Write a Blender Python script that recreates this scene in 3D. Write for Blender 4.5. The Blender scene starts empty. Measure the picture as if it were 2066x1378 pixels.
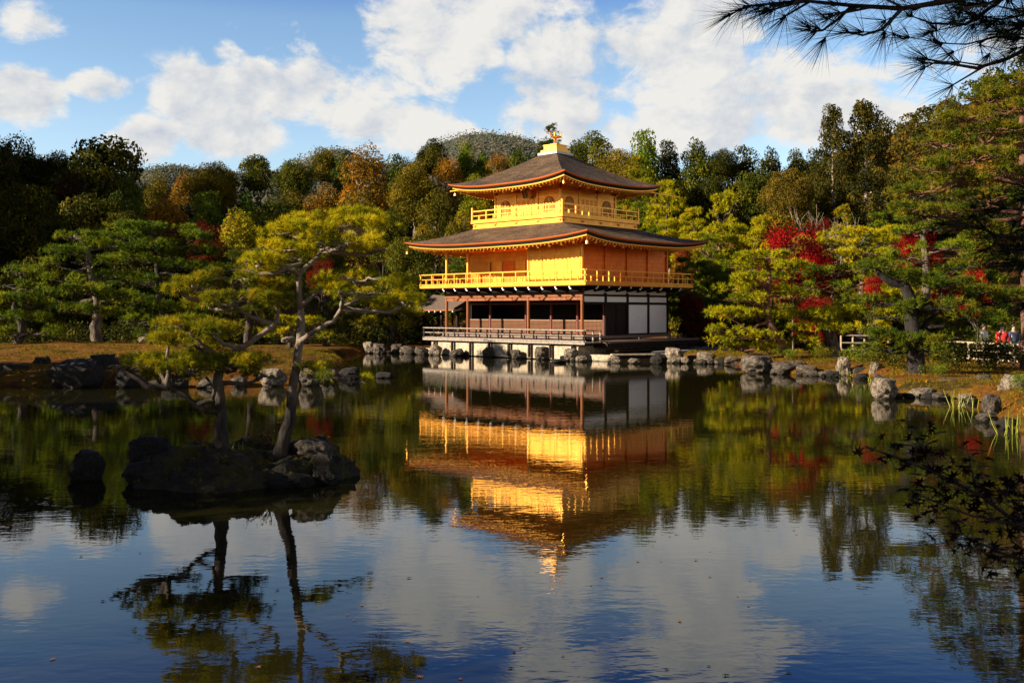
import bpy, bmesh, math, random
import numpy as np
from mathutils import Vector, Matrix, noise as mnoise
sc = bpy.context.scene
R = math.radians
# ------------------------------------------------------------------ camera
F, YH, CZ, CX = 1978.0, 626.0, 2.84, 1033.0
cam = bpy.data.cameras.new('camera'); camo = bpy.data.objects.new('camera', cam)
sc.collection.objects.link(camo); sc.camera = camo
cam.sensor_width = 36.0; cam.lens = F / 2066 * 36
camo.location = (0, 0, CZ); camo.rotation_euler = (R(90), 0, 0)
cam.shift_y = -(689 - YH) / 2066.0
cam.clip_start = 0.1; cam.clip_end = 6000
# ------------------------------------------------------------------ light
SUN_AZ = (-0.95, -0.312); SUN_EL = R(21)
sun = bpy.data.lights.new('sun', 'SUN'); suno = bpy.data.objects.new('sun', sun); sc.collection.objects.link(suno)
sun.energy = 5.0; sun.angle = R(0.5); sun.color = (1.0, 0.86, 0.66)
sv = Vector((SUN_AZ[0] * math.cos(SUN_EL), SUN_AZ[1] * math.cos(SUN_EL), math.sin(SUN_EL)))
suno.rotation_euler = sv.to_track_quat('Z', 'Y').to_euler()
sc.view_settings.view_transform = 'Standard'; sc.view_settings.look = 'None'
sc.view_settings.gamma = 1.0; sc.view_settings.exposure = 1.15
w = bpy.data.worlds.new('World'); sc.world = w; w.use_nodes = True
nt = w.node_tree; nt.nodes.clear()
def N(nt, t, **k):
    n = nt.nodes.new(t)
    for a, b in k.items(): setattr(n, a, b)
    return n
def setin(n, **k):
    for a, b in k.items(): n.inputs[a.replace('_', ' ')].default_value = b
    return n
def math_(nt, op, a, b=None, clamp=False):
    n = N(nt, 'ShaderNodeMath', operation=op); n.use_clamp = clamp
    for i, v in enumerate((a, b)):
        if v is None: continue
        if isinstance(v, (int, float)): n.inputs[i].default_value = v
        else: nt.links.new(v, n.inputs[i])
    return n.outputs[0]
def world_nodes():
    L = nt.links.new
    sky = N(nt, 'ShaderNodeTexSky', sky_type='NISHITA', sun_disc=False)
    sky.sun_elevation = SUN_EL; sky.sun_rotation = math.atan2(SUN_AZ[0], SUN_AZ[1])
    sky.air_density = 1.0; sky.dust_density = 0.4; sky.ozone_density = 1.8; sky.altitude = 100
    tc = N(nt, 'ShaderNodeTexCoord')
    d = tc.outputs['Generated']
    # cloud banks: each is a direction in the sky (picture bearings, except the added rear bank) with a half-width and half-height
    banks = [(840,70,150,115,1.0),(960,20,190,60,.8),(560,195,230,70,1.1),(430,215,120,60,.95),(700,180,150,85,1.0),(320,285,85,50,1.05),
             (470,268,115,66,1.1),(740,240,190,60,1.0),(860,265,190,42,.7),(1290,120,150,150,.85),(1150,240,180,110,1.0),(1130,90,110,70,.8),
             (1400,90,130,110,.95),(1560,235,240,70,.85),(1320,250,160,60,.85),(1500,185,80,30,1.0),(1620,150,180,60,.65),(30,195,90,50,1.0),(15,55,80,40,.8),
             (195,182,75,30,.8),(470,110,50,20,.5),(1460,0,200,50,.8),(1400,-75,190,45,.85),(1130,-95,120,40,.7),(560,60,120,22,.45),(1720,250,200,50,.7),(1900,120,220,90,.5),(640,120,130,40,.45)]
    nz = N(nt, 'ShaderNodeTexNoise'); setin(nz, Scale=7.0, Detail=10.0, Roughness=.60, Distortion=.25)
    mp = N(nt, 'ShaderNodeMapping'); mp.inputs['Scale'].default_value = (1, 1, 1.5); L(d, mp.inputs[0]); L(mp.outputs[0], nz.inputs['Vector'])
    wz = N(nt, 'ShaderNodeTexNoise'); setin(wz, Scale=5.0, Detail=4.0); L(d, wz.inputs['Vector'])
    wo = N(nt, 'ShaderNodeVectorMath', operation='MULTIPLY_ADD'); L(wz.outputs['Color'], wo.inputs[0]); wo.inputs[1].default_value = (.10, .10, .06); L(d, wo.inputs[2])
    acc = None
    banks += [((.80, -.58, .24), 1700, 600, 1.4)]  # unseen bank added behind the viewer to brighten the shaded east wall
    for bk in banks:
        if len(bk) == 5: px, py, rx, ry, s = bk; c = Vector(((px - CX) / F, 1, (YH - py) / F)).normalized()
        else: c, rx, ry, s = bk; c = Vector(c).normalized()
        sub = N(nt, 'ShaderNodeVectorMath', operation='SUBTRACT'); L(wo.outputs[0], sub.inputs[0]); sub.inputs[1].default_value = (c.x + .05, c.y + .05, c.z + .03)
        mul = N(nt, 'ShaderNodeVectorMath', operation='MULTIPLY'); L(sub.outputs[0], mul.inputs[0]); mul.inputs[1].default_value = (F / rx, F / rx, F / ry)
        le = N(nt, 'ShaderNodeVectorMath', operation='LENGTH'); L(mul.outputs[0], le.inputs[0])
        m = N(nt, 'ShaderNodeMapRange', interpolation_type='SMOOTHSTEP'); L(le.outputs['Value'], m.inputs[0])
        m.inputs[1].default_value = .25; m.inputs[2].default_value = 1.5; m.inputs[3].default_value = s; m.inputs[4].default_value = 0
        acc = m.outputs[0] if acc is None else math_(nt, 'MAXIMUM', acc, m.outputs[0])
    # density = bank * (soft) + noise edge
    fz_ = N(nt, 'ShaderNodeTexNoise'); setin(fz_, Scale=19.0, Detail=10.0, Roughness=.62, Distortion=.4); L(mp.outputs[0], fz_.inputs['Vector'])
    off = N(nt, 'ShaderNodeVectorMath', operation='ADD'); L(mp.outputs[0], off.inputs[0]); off.inputs[1].default_value = (-.016, -.005, .020)
    nzs = N(nt, 'ShaderNodeTexNoise'); setin(nzs, Scale=7.0, Detail=10.0, Roughness=.60, Distortion=.25); L(off.outputs[0], nzs.inputs['Vector'])
    fzs = N(nt, 'ShaderNodeTexNoise'); setin(fzs, Scale=19.0, Detail=10.0, Roughness=.62, Distortion=.4); L(off.outputs[0], fzs.inputs['Vector'])
    def mad(x, k, c):
        o = math_(nt, 'MULTIPLY_ADD', x, k); nt.nodes[-1].inputs[2].default_value = c; return o
    body = math_(nt, 'ADD', mad(nz.outputs[0], 2.6, -1.3), mad(fz_.outputs[0], 1.5, -.75))
    bodys = math_(nt, 'ADD', mad(nzs.outputs[0], 2.6, -1.3), mad(fzs.outputs[0], 1.5, -.75))
    dens = math_(nt, 'ADD', acc, body)
    gate = math_(nt, 'MULTIPLY', acc, 4.0, True)
    dr = N(nt, 'ShaderNodeMapRange', interpolation_type='SMOOTHSTEP'); L(dens, dr.inputs[0]); dr.inputs[1].default_value = .26; dr.inputs[2].default_value = .72
    cov = math_(nt, 'MULTIPLY', dr.outputs[0], gate)
    # relief: the side of each billow towards the sun is brighter
    rel = mad(math_(nt, 'SUBTRACT', body, bodys), .85, .60)
    thick = mad(dens, -.22, .26)
    tone = math_(nt, 'ADD', rel, thick)
    cr = N(nt, 'ShaderNodeValToRGB'); L(tone, cr.inputs[0])
    cr.color_ramp.elements[0].position = .15; cr.color_ramp.elements[0].color = (4.6, 5.3, 6.4, 1)
    cr.color_ramp.elements[1].position = .85; cr.color_ramp.elements[1].color = (8.3, 8.15, 7.8, 1)
    tint = N(nt, 'ShaderNodeMix', data_type='RGBA', blend_type='MULTIPLY'); tint.inputs[0].default_value = 1.0
    L(sky.outputs[0], tint.inputs[6])
    sp = N(nt, 'ShaderNodeSeparateXYZ'); L(d, sp.inputs[0]); er = N(nt, 'ShaderNodeValToRGB'); L(sp.outputs[2], er.inputs[0]); el = er.color_ramp.elements
    el[0].position = 0; el[0].color = (1.0, .98, .95, 1); el[1].position = .6; el[1].color = (.08, .15, .30, 1); q = el.new(.16); q.color = (1.08, 1.05, 1.04, 1); q = el.new(.28); q.color = (.86, .93, .98, 1); q = el.new(.33); q.color = (.34, .56, .98, 1); q = el.new(.44); q.color = (.12, .24, .56, 1)
    yr = N(nt, 'ShaderNodeMapRange'); L(sp.outputs[1], yr.inputs[0]); yr.inputs[1].default_value = -.35; yr.inputs[2].default_value = .45; yr.inputs[3].default_value = .8; yr.inputs[4].default_value = 1.9
    bo = N(nt, 'ShaderNodeVectorMath', operation='SCALE'); L(er.outputs[0], bo.inputs[0]); L(yr.outputs[0], bo.inputs['Scale']); L(bo.outputs[0], tint.inputs[7])
    mx = N(nt, 'ShaderNodeMix', data_type='RGBA'); L(cov, mx.inputs[0]); L(tint.outputs[2], mx.inputs[6]); L(cr.outputs[0], mx.inputs[7])
    bg = N(nt, 'ShaderNodeBackground'); bg.inputs[1].default_value = 0.047; L(mx.outputs[2], bg.inputs[0])
    out = N(nt, 'ShaderNodeOutputWorld'); L(bg.outputs[0], out.inputs[0])
world_nodes()
sc.cycles.max_bounces = 6; sc.cycles.diffuse_bounces = 3; sc.cycles.glossy_bounces = 3; sc.cycles.transmission_bounces = 3
sc.cycles.transparent_max_bounces = 4; sc.cycles.caustics_reflective = False; sc.cycles.caustics_refractive = False
# ------------------------------------------------------------------ helpers
rng = np.random.default_rng(7)
def P(px, py, Y): return Vector(((px - CX) / F * Y, Y, CZ + (YH - py) / F * Y))
def W(px, py):
    Y = F * CZ / (py - YH); return ((px - CX) / F * Y, Y)
class MB:
    def __init__(s): s.V = []; s.Fc = []; s.T = []; s.n = 0
    def add(s, v, f, t=0.5):
        v = np.asarray(v, float).reshape(-1, 3); s.V.append(v)
        for q in f: s.Fc.append(tuple(int(i) + s.n for i in q)); s.T.append(t)
        s.n += len(v)
    def box(s, x0, x1, y0, y1, z0, z1):
        v = [(x, y, z) for z in (z0, z1) for x, y in ((x0, y0), (x1, y0), (x1, y1), (x0, y1))]
        s.add(v, [(3, 2, 1, 0), (4, 5, 6, 7), (0, 1, 5, 4), (1, 2, 6, 5), (2, 3, 7, 6), (3, 0, 4, 7)])
    def bar(s, a, b, wd, h):
        a, b = Vector(a), Vector(b); d = (b - a).normalized(); up = Vector((0, 0, 1)) if abs(d.z) < .95 else Vector((0, 1, 0))
        r = d.cross(up).normalized() * wd / 2; u = r.cross(d).normalized() * h / 2
        v = [p + k for p in (a, b) for k in (-r - u, r - u, r + u, -r + u)]
        s.add(v, [(3, 2, 1, 0), (4, 5, 6, 7), (0, 1, 5, 4), (1, 2, 6, 5), (2, 3, 7, 6), (3, 0, 4, 7)])
    def tube(s, pts, rad, k=6, cap=True):
        pts = [Vector(p) for p in pts]; n = len(pts)
        if isinstance(rad, (int, float)): rad = [rad] * n
        V = []; ref = Vector((.31, .17, .93)).normalized()
        for i, p in enumerate(pts):
            d = (pts[min(i + 1, n - 1)] - pts[max(i - 1, 0)])
            d = d.normalized() if d.length > 1e-9 else Vector((0, 0, 1))
            a = d.cross(ref)
            if a.length < 1e-3: a = d.cross(Vector((1, 0, 0)))
            a.normalize(); b = d.cross(a)
            for j in range(k):
                t = 2 * math.pi * j / k; V.append(p + (a * math.cos(t) + b * math.sin(t)) * rad[i])
        f = [(i * k + j, i * k + (j + 1) % k, (i + 1) * k + (j + 1) % k, (i + 1) * k + j) for i in range(n - 1) for j in range(k)]
        if cap: f += [tuple(range(k - 1, -1, -1)), tuple((n - 1) * k + j for j in range(k))]
        s.add(V, f)
    def mesh(s, name, smooth=False):
        me = bpy.data.meshes.new(name)
        V = np.concatenate(s.V) if s.V else np.zeros((0, 3))
        me.from_pydata(V.tolist(), [], s.Fc)
        if smooth: me.shade_smooth()
        return me
    def build(s, name, mat, parent=None, smooth=False):
        return link(name, s.mesh(name, smooth), mat, parent)
def link(name, me, mat=None, parent=None):
    o = bpy.data.objects.new(name, me); sc.collection.objects.link(o)
    if mat is not None:
        if len(me.materials) == 0: me.materials.append(mat)
        else:
            o.material_slots[0].link = 'OBJECT'; o.material_slots[0].material = mat
    if parent is not None: o.parent = parent
    return o
def empty(name, loc=(0, 0, 0), rz=0.0):
    o = bpy.data.objects.new(name, None); sc.collection.objects.link(o); o.location = loc; o.rotation_euler = (0, 0, rz); o.empty_display_size = .2
    return o
def tag(o, label=None, cat=None, group=None, kind=None):
    if label: o['label'] = label
    if cat: o['category'] = cat
    if group: o['group'] = group
    if kind: o['kind'] = kind
    return o
def fast_mesh(name, V, tri, tint=None, k=3):
    """V (n,3), tri (m,k) index array, tint (m,)"""
    me = bpy.data.meshes.new(name); n, m = len(V), len(tri)
    me.vertices.add(n); me.vertices.foreach_set('co', np.ascontiguousarray(V, dtype=np.float32).ravel())
    me.loops.add(m * k); me.loops.foreach_set('vertex_index', np.ascontiguousarray(tri, dtype=np.int32).ravel())
    me.polygons.add(m); me.polygons.foreach_set('loop_start', np.arange(0, m * k, k, dtype=np.int32))
    try: me.polygons.foreach_set('loop_total', np.full(m, k, dtype=np.int32))
    except Exception: pass
    me.update(calc_edges=True)
    if tint is not None:
        a = me.attributes.new('tint', 'FLOAT', 'FACE'); a.data.foreach_set('value', np.asarray(tint, dtype=np.float32))
    return me
def unit(a): return a / np.maximum(np.linalg.norm(a, axis=-1, keepdims=True), 1e-9)
def needles(C, A, T, K, Ln, wd, spread=.9, rg=rng):
    """tufts of thin triangular blades: C centres, A axes, T tint"""
    n = len(C); D = unit(A[:, None, :] + spread * rg.normal(size=(n, K, 3)))
    L = Ln * rg.uniform(.7, 1.15, (n, K, 1)); S = unit(np.cross(D, rg.normal(size=(n, K, 3)))) * wd / 2
    c = C[:, None, :] + np.zeros((n, K, 3))
    V = np.stack([c - S, c + S, c + D * L], axis=2).reshape(-1, 3)
    tri = np.arange(n * K * 3).reshape(-1, 3)
    t = (T[:, None] + rg.normal(0, .10, (n, K))).clip(0, 1).ravel()
    return V, tri, t
def leaves(C, Nn, T, size, rg=rng, aspect=.52):
    """leaf-sized rhombs centred on C with normals near Nn"""
    n = len(C); nn = unit(Nn + .75 * rg.normal(size=(n, 3))); a = unit(np.cross(nn, rg.normal(size=(n, 3)))); b = np.cross(nn, a)
    s = size * rg.uniform(.6, 1.25, (n, 1)) / 2
    V = np.stack([C - a * s, C - b * s * aspect, C + a * s, C + b * s * aspect], axis=1).reshape(-1, 3)
    t = (T + rg.normal(0, .12, n)).clip(0, 1)
    return V, np.arange(n * 4).reshape(-1, 4), t
# ------------------------------------------------------------------ materials
MATS = {}
def mat(name, col, rough=.7, metal=0.0, noise=None, bump=None, spec=.5, stretch=(1, 1, 1)):
    m = bpy.data.materials.new(name); m.use_nodes = True; nt = m.node_tree; b = nt.nodes['Principled BSDF']; L = nt.links.new
    b.inputs['Base Color'].default_value = (*col, 1); b.inputs['Roughness'].default_value = rough; b.inputs['Metallic'].default_value = metal
    b.inputs['Specular IOR Level'].default_value = spec
    if noise or bump:
        tc = N(nt, 'ShaderNodeTexCoord'); mp = N(nt, 'ShaderNodeMapping'); mp.inputs['Scale'].default_value = stretch; L(tc.outputs['Object'], mp.inputs[0])
    if noise:
        col2, scale, lo, hi = noise
        nz = N(nt, 'ShaderNodeTexNoise'); setin(nz, Scale=scale, Detail=6.0, Roughness=.6); L(mp.outputs[0], nz.inputs['Vector'])
        mr = N(nt, 'ShaderNodeMapRange'); L(nz.outputs[0], mr.inputs[0]); mr.inputs[1].default_value = lo; mr.inputs[2].default_value = hi
        mx = N(nt, 'ShaderNodeMix', data_type='RGBA'); L(mr.outputs[0], mx.inputs[0]); mx.inputs[6].default_value = (*col, 1); mx.inputs[7].default_value = (*col2, 1)
        L(mx.outputs[2], b.inputs['Base Color'])
    if bump:
        scale, dist = bump
        nb = N(nt, 'ShaderNodeTexNoise'); setin(nb, Scale=scale, Detail=8.0, Roughness=.65); L(mp.outputs[0], nb.inputs['Vector'])
        bp = N(nt, 'ShaderNodeBump'); bp.inputs['Distance'].default_value = dist; L(nb.outputs[0], bp.inputs['Height']); L(bp.outputs[0], b.inputs['Normal'])
    MATS[name] = m; return m
def leafmat(name, c0, c1, c2, trans=.28, gloss=.0):
    """three foliage colours chosen by each leaf's own tint"""
    m = bpy.data.materials.new(name); m.use_nodes = True; nt = m.node_tree; nt.nodes.clear(); L = nt.links.new
    at = N(nt, 'ShaderNodeAttribute', attribute_name='tint'); cr = N(nt, 'ShaderNodeValToRGB')
    oi = N(nt, 'ShaderNodeObjectInfo')
    ad = math_(nt, 'MULTIPLY_ADD', oi.outputs['Random'], .22); nt.nodes[-1].inputs[2].default_value = -.11
    sm = math_(nt, 'ADD', at.outputs['Fac'], ad); L(sm, cr.inputs[0])
    e = cr.color_ramp.elements; e[0].position = .1; e[0].color = (*c0, 1); e[1].position = .9; e[1].color = (*c2, 1)
    x = e.new(.5); x.color = (*c1, 1)
    df = N(nt, 'ShaderNodeBsdfPrincipled'); df.inputs['Roughness'].default_value = .62; df.inputs['Specular IOR Level'].default_value = .06
    tr = N(nt, 'ShaderNodeBsdfTranslucent'); mx = N(nt, 'ShaderNodeMixShader'); mx.inputs[0].default_value = trans
    L(cr.outputs[0], df.inputs['Base Color']); L(cr.outputs[0], tr.inputs[0]); L(df.outputs[0], mx.inputs[1]); L(tr.outputs[0], mx.inputs[2])
    o = N(nt, 'ShaderNodeOutputMaterial'); L(mx.outputs[0], o.inputs[0]); MATS[name] = m; return m
leafmat('pine_yellow', (.13, .16, .006), (.39, .36, .008), (.60, .46, .010), trans=.38)
leafmat('pine_green', (.04, .085, .012), (.13, .185, .010), (.28, .28, .012), trans=.33)
leafmat('pine_dark', (.02, .04, .008), (.065, .09, .008), (.16, .16, .010))
leafmat('pine_mixed', (.08, .11, .008), (.27, .26, .008), (.52, .33, .012), trans=.36)
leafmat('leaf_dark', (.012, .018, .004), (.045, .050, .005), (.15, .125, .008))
leafmat('leaf_olive', (.032, .038, .005), (.12, .105, .007), (.28, .18, .010))
leafmat('leaf_gold', (.07, .055, .008), (.16, .12, .010), (.28, .19, .012))
leafmat('leaf_rust', (.06, .05, .006), (.22, .12, .008), (.42, .17, .010))
leafmat('leaf_red', (.08, .005, .004), (.30, .008, .010), (.55, .016, .014), trans=.35)
leafmat('leaf_darkred', (.05, .010, .005), (.14, .014, .008), (.28, .04, .012), trans=.35)
leafmat('hill_forest', (.02, .026, .006), (.07, .065, .008), (.20, .10, .012))
leafmat('far_forest_haze', (.045, .06, .05), (.085, .095, .065), (.17, .12, .065), trans=.1)  # greens paled and blued, painting distance haze into the foliage colour
leafmat('pine_olive', (.035, .065, .008), (.105, .145, .009), (.24, .185, .011), trans=.33)
leafmat('moss_leaf', (.05, .05, .006), (.14, .13, .008), (.24, .16, .01))
mat('bark', (.026, .018, .013), .9, noise=((.085, .060, .044), 9, .45, .68), bump=(14, .04), stretch=(1, 1, .35))
mat('bark_pale', (.17, .13, .095), .9, noise=((.05, .035, .024), 7, .40, .56), bump=(9, .05), stretch=(1, 1, .3))
mat('bark_shaded', (.012, .009, .007), .95, noise=((.035, .025, .018), 9, .45, .68), bump=(12, .04), stretch=(1, 1, .35))  # bark darkened so the elbow pine's trunk carries its shade as colour
mat('bark_red', (.20, .085, .045), .9, noise=((.10, .05, .03), 5, .42, .62), bump=(9, .05), stretch=(1, 1, .35))
mat('bark_white', (.36, .28, .21), .9, noise=((.25, .19, .14), 3, .5, .7), bump=(6, .03))
mat('rock', (.20, .155, .115), .88, noise=((.055, .042, .03), 2.6, .38, .56), bump=(5, .16))
mat('rock_pale', (.38, .30, .22), .88, noise=((.10, .075, .05), 3.4, .40, .60), bump=(5, .14))
mat('rock_dark', (.014, .011, .009), .9, noise=((.06, .045, .03), 4, .52, .74), bump=(6, .12))
mat('rock_moss', (.034, .026, .02), .95, noise=((.06, .055, .010), 1.9, .50, .62), bump=(6, .3))
mat('terrace_stone', (.56, .46, .33), .85, noise=((.33, .24, .15), 1.4, .40, .70), bump=(8, .03))
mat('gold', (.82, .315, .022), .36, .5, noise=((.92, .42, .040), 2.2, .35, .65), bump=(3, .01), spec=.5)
mat('gold_deep_shade', (.80, .17, .006), .42, .5, noise=((.86, .23, .010), 2.4, .4, .7), spec=.5)  # deeper gold, with the orange of shaded walls and eaves painted in
mat('gold_trim', (.90, .41, .045), .34, .5, spec=.5)
mat('gilt_red', (.62, .13, .03), .45, .3)
mat('shingle', (.060, .033, .016), .8, noise=((.20, .14, .09), 10, .42, .66), bump=(22, .09), stretch=(1, 1, 3), spec=.35)
mat('shingle_edge', (.016, .011, .009), .9)
mat('wood_dark', (.012, .006, .004), .75, noise=((.028, .012, .008), 5, .4, .7), stretch=(1, 1, .3), spec=.2)
mat('wood_red', (.27, .075, .010), .7, noise=((.14, .036, .008), 4, .4, .7), stretch=(1, 1, .3))
mat('wood_maroon', (.13, .022, .016), .6)
mat('wood_deck', (.17, .11, .085), .75, noise=((.25, .18, .14), 5, .4, .7), stretch=(1, 6, 1))
mat('wood_grey', (.32, .27, .22), .75, noise=((.16, .12, .09), 7, .4, .7))
mat('plaster', (.90, .89, .87), .7, noise=((.84, .83, .81), 1.2, .35, .7))
mat('lattice_wood', (.24, .095, .035), .7)
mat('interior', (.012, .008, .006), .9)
mat('fence_pale', (.44, .34, .23), .75, noise=((.24, .17, .11), 5, .4, .7))
mat('roof_small', (.16, .11, .075), .95, noise=((.085, .055, .04), 9, .4, .66), bump=(20, .04))
mat('cloth_red', (.45, .02, .02), .8); mat('cloth_white', (.7, .7, .68), .8); mat('cloth_navy', (.03, .04, .09), .8)
mat('cloth_brown', (.16, .09, .05), .8); mat('skin', (.55, .32, .22), .6); mat('hair', (.02, .015, .012), .5)
mat('reed', (.28, .30, .02), .6); mat('dead_leaf', (.16, .055, .02), .6, noise=((.30, .16, .05), 3, .4, .6))
M = MATS
def shingle_detail():
    m = M['shingle']; nt = m.node_tree; L = nt.links.new; b = nt.nodes['Principled BSDF']; tc = N(nt, 'ShaderNodeTexCoord')
    col = b.inputs['Base Color'].links[0].from_socket
    big = N(nt, 'ShaderNodeTexNoise'); setin(big, Scale=.9, Detail=5.0, Roughness=.6); L(tc.outputs['Object'], big.inputs['Vector'])
    cr = N(nt, 'ShaderNodeValToRGB'); L(big.outputs[0], cr.inputs[0]); e = cr.color_ramp.elements; e[0].position = .35; e[0].color = (.62, .60, .50, 1); e[1].position = .66; e[1].color = (1.5, 1.35, 1.2, 1)
    mx = N(nt, 'ShaderNodeMix', data_type='RGBA', blend_type='MULTIPLY'); mx.inputs[0].default_value = 1; L(col, mx.inputs[6]); L(cr.outputs[0], mx.inputs[7])
    mp = N(nt, 'ShaderNodeMapping'); mp.inputs['Scale'].default_value = (.6, .6, 16); L(tc.outputs['Object'], mp.inputs[0]); cs = N(nt, 'ShaderNodeTexNoise'); setin(cs, Scale=1.6, Detail=4.0, Roughness=.6); L(mp.outputs[0], cs.inputs['Vector'])
    c2 = N(nt, 'ShaderNodeValToRGB'); L(cs.outputs[0], c2.inputs[0]); e = c2.color_ramp.elements; e[0].position = .38; e[0].color = (.55, .55, .55, 1); e[1].position = .6; e[1].color = (1.25, 1.25, 1.25, 1)
    m2 = N(nt, 'ShaderNodeMix', data_type='RGBA', blend_type='MULTIPLY'); m2.inputs[0].default_value = 1; L(mx.outputs[2], m2.inputs[6]); L(c2.outputs[0], m2.inputs[7]); L(m2.outputs[2], b.inputs['Base Color'])
shingle_detail()
def leaf_squares(name, k):
    m = M[name]; nt = m.node_tree; L = nt.links.new; b = nt.nodes['Principled BSDF']; col = b.inputs['Base Color'].links[0].from_socket; tc = N(nt, 'ShaderNodeTexCoord')
    sx = N(nt, 'ShaderNodeSeparateXYZ'); L(tc.outputs['Object'], sx.inputs[0]); cb = N(nt, 'ShaderNodeCombineXYZ'); L(math_(nt, 'ADD', sx.outputs[0], sx.outputs[1]), cb.inputs[0]); L(sx.outputs[2], cb.inputs[1])
    br = N(nt, 'ShaderNodeTexBrick'); L(cb.outputs[0], br.inputs['Vector']); setin(br, Scale=1.0); br.inputs['Color1'].default_value = (1.06, 1.08, 1.1, 1); br.inputs['Color2'].default_value = (.90, .84, .74, 1); br.inputs['Mortar'].default_value = (.72, .55, .35, 1)
    br.inputs['Mortar Size'].default_value = .012; br.inputs['Brick Width'].default_value = .52; br.inputs['Row Height'].default_value = .26
    mx = N(nt, 'ShaderNodeMix', data_type='RGBA', blend_type='MULTIPLY'); mx.inputs[0].default_value = k; L(col, mx.inputs[6]); L(br.outputs[0], mx.inputs[7]); L(mx.outputs[2], b.inputs['Base Color'])
leaf_squares('gold', .8); leaf_squares('gold_deep_shade', .7)
def islet_bark():
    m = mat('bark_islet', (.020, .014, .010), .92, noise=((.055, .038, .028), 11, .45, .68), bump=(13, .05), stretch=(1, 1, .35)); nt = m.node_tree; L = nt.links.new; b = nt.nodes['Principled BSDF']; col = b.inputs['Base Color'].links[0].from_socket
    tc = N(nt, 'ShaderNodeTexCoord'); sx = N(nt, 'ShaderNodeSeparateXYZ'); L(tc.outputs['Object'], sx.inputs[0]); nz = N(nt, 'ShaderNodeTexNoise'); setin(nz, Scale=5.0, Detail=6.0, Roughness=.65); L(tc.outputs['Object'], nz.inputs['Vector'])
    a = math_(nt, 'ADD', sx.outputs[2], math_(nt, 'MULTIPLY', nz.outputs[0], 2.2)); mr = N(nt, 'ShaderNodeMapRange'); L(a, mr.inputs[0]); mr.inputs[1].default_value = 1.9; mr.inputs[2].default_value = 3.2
    mx = N(nt, 'ShaderNodeMix', data_type='RGBA'); L(mr.outputs[0], mx.inputs[0]); L(col, mx.inputs[6]); mx.inputs[7].default_value = (.23, .175, .13, 1); L(mx.outputs[2], b.inputs['Base Color'])  # darker wet foot, paler top: trunk's shade and sunlight painted in by height
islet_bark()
def stone_weather(name, lichen, pale):
    m = M[name]; nt = m.node_tree; L = nt.links.new; b = nt.nodes['Principled BSDF']; col = b.inputs['Base Color'].links[0].from_socket; tc = N(nt, 'ShaderNodeTexCoord')
    vz = N(nt, 'ShaderNodeTexVoronoi', feature='DISTANCE_TO_EDGE'); setin(vz, Scale=1.7); wn = N(nt, 'ShaderNodeTexNoise'); setin(wn, Scale=3.0, Detail=5.0); L(tc.outputs['Object'], wn.inputs['Vector'])
    ad = N(nt, 'ShaderNodeVectorMath', operation='ADD'); L(tc.outputs['Object'], ad.inputs[0]); L(wn.outputs['Color'], ad.inputs[1]); L(ad.outputs[0], vz.inputs['Vector'])
    cr = N(nt, 'ShaderNodeMapRange'); L(vz.outputs[0], cr.inputs[0]); cr.inputs[1].default_value = 0; cr.inputs[2].default_value = .05; cr.inputs[3].default_value = .25; cr.inputs[4].default_value = 1
    m1 = N(nt, 'ShaderNodeVectorMath', operation='SCALE'); L(col, m1.inputs[0]); L(cr.outputs[0], m1.inputs['Scale'])
    ln = N(nt, 'ShaderNodeTexNoise'); setin(ln, Scale=4.5, Detail=8.0, Roughness=.7); L(tc.outputs['Object'], ln.inputs['Vector']); lm = N(nt, 'ShaderNodeMapRange'); L(ln.outputs[0], lm.inputs[0]); lm.inputs[1].default_value = .60; lm.inputs[2].default_value = .66; lm.inputs[4].default_value = .8
    m2 = N(nt, 'ShaderNodeMix', data_type='RGBA'); L(lm.outputs[0], m2.inputs[0]); L(m1.outputs[0], m2.inputs[6]); m2.inputs[7].default_value = (*lichen, 1)
    ge = N(nt, 'ShaderNodeNewGeometry'); sx = N(nt, 'ShaderNodeSeparateXYZ'); L(ge.outputs['Position'], sx.inputs[0]); wl = N(nt, 'ShaderNodeMapRange'); L(math_(nt, 'ADD', sx.outputs[2], math_(nt, 'MULTIPLY', ln.outputs[0], .06)), wl.inputs[0]); wl.inputs[1].default_value = .07; wl.inputs[2].default_value = .13; wl.inputs[3].default_value = .35; wl.inputs[4].default_value = 1
    m3 = N(nt, 'ShaderNodeVectorMath', operation='SCALE'); L(m2.outputs[2], m3.inputs[0]); L(wl.outputs[0], m3.inputs['Scale']); L(m3.outputs[0], b.inputs['Base Color'])
stone_weather('rock', (.10, .09, .02), 0); stone_weather('rock_pale', (.14, .12, .05), 0); stone_weather('rock_dark', (.05, .05, .012), 0); stone_weather('terrace_stone', (.20, .15, .07), 0)
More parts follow.
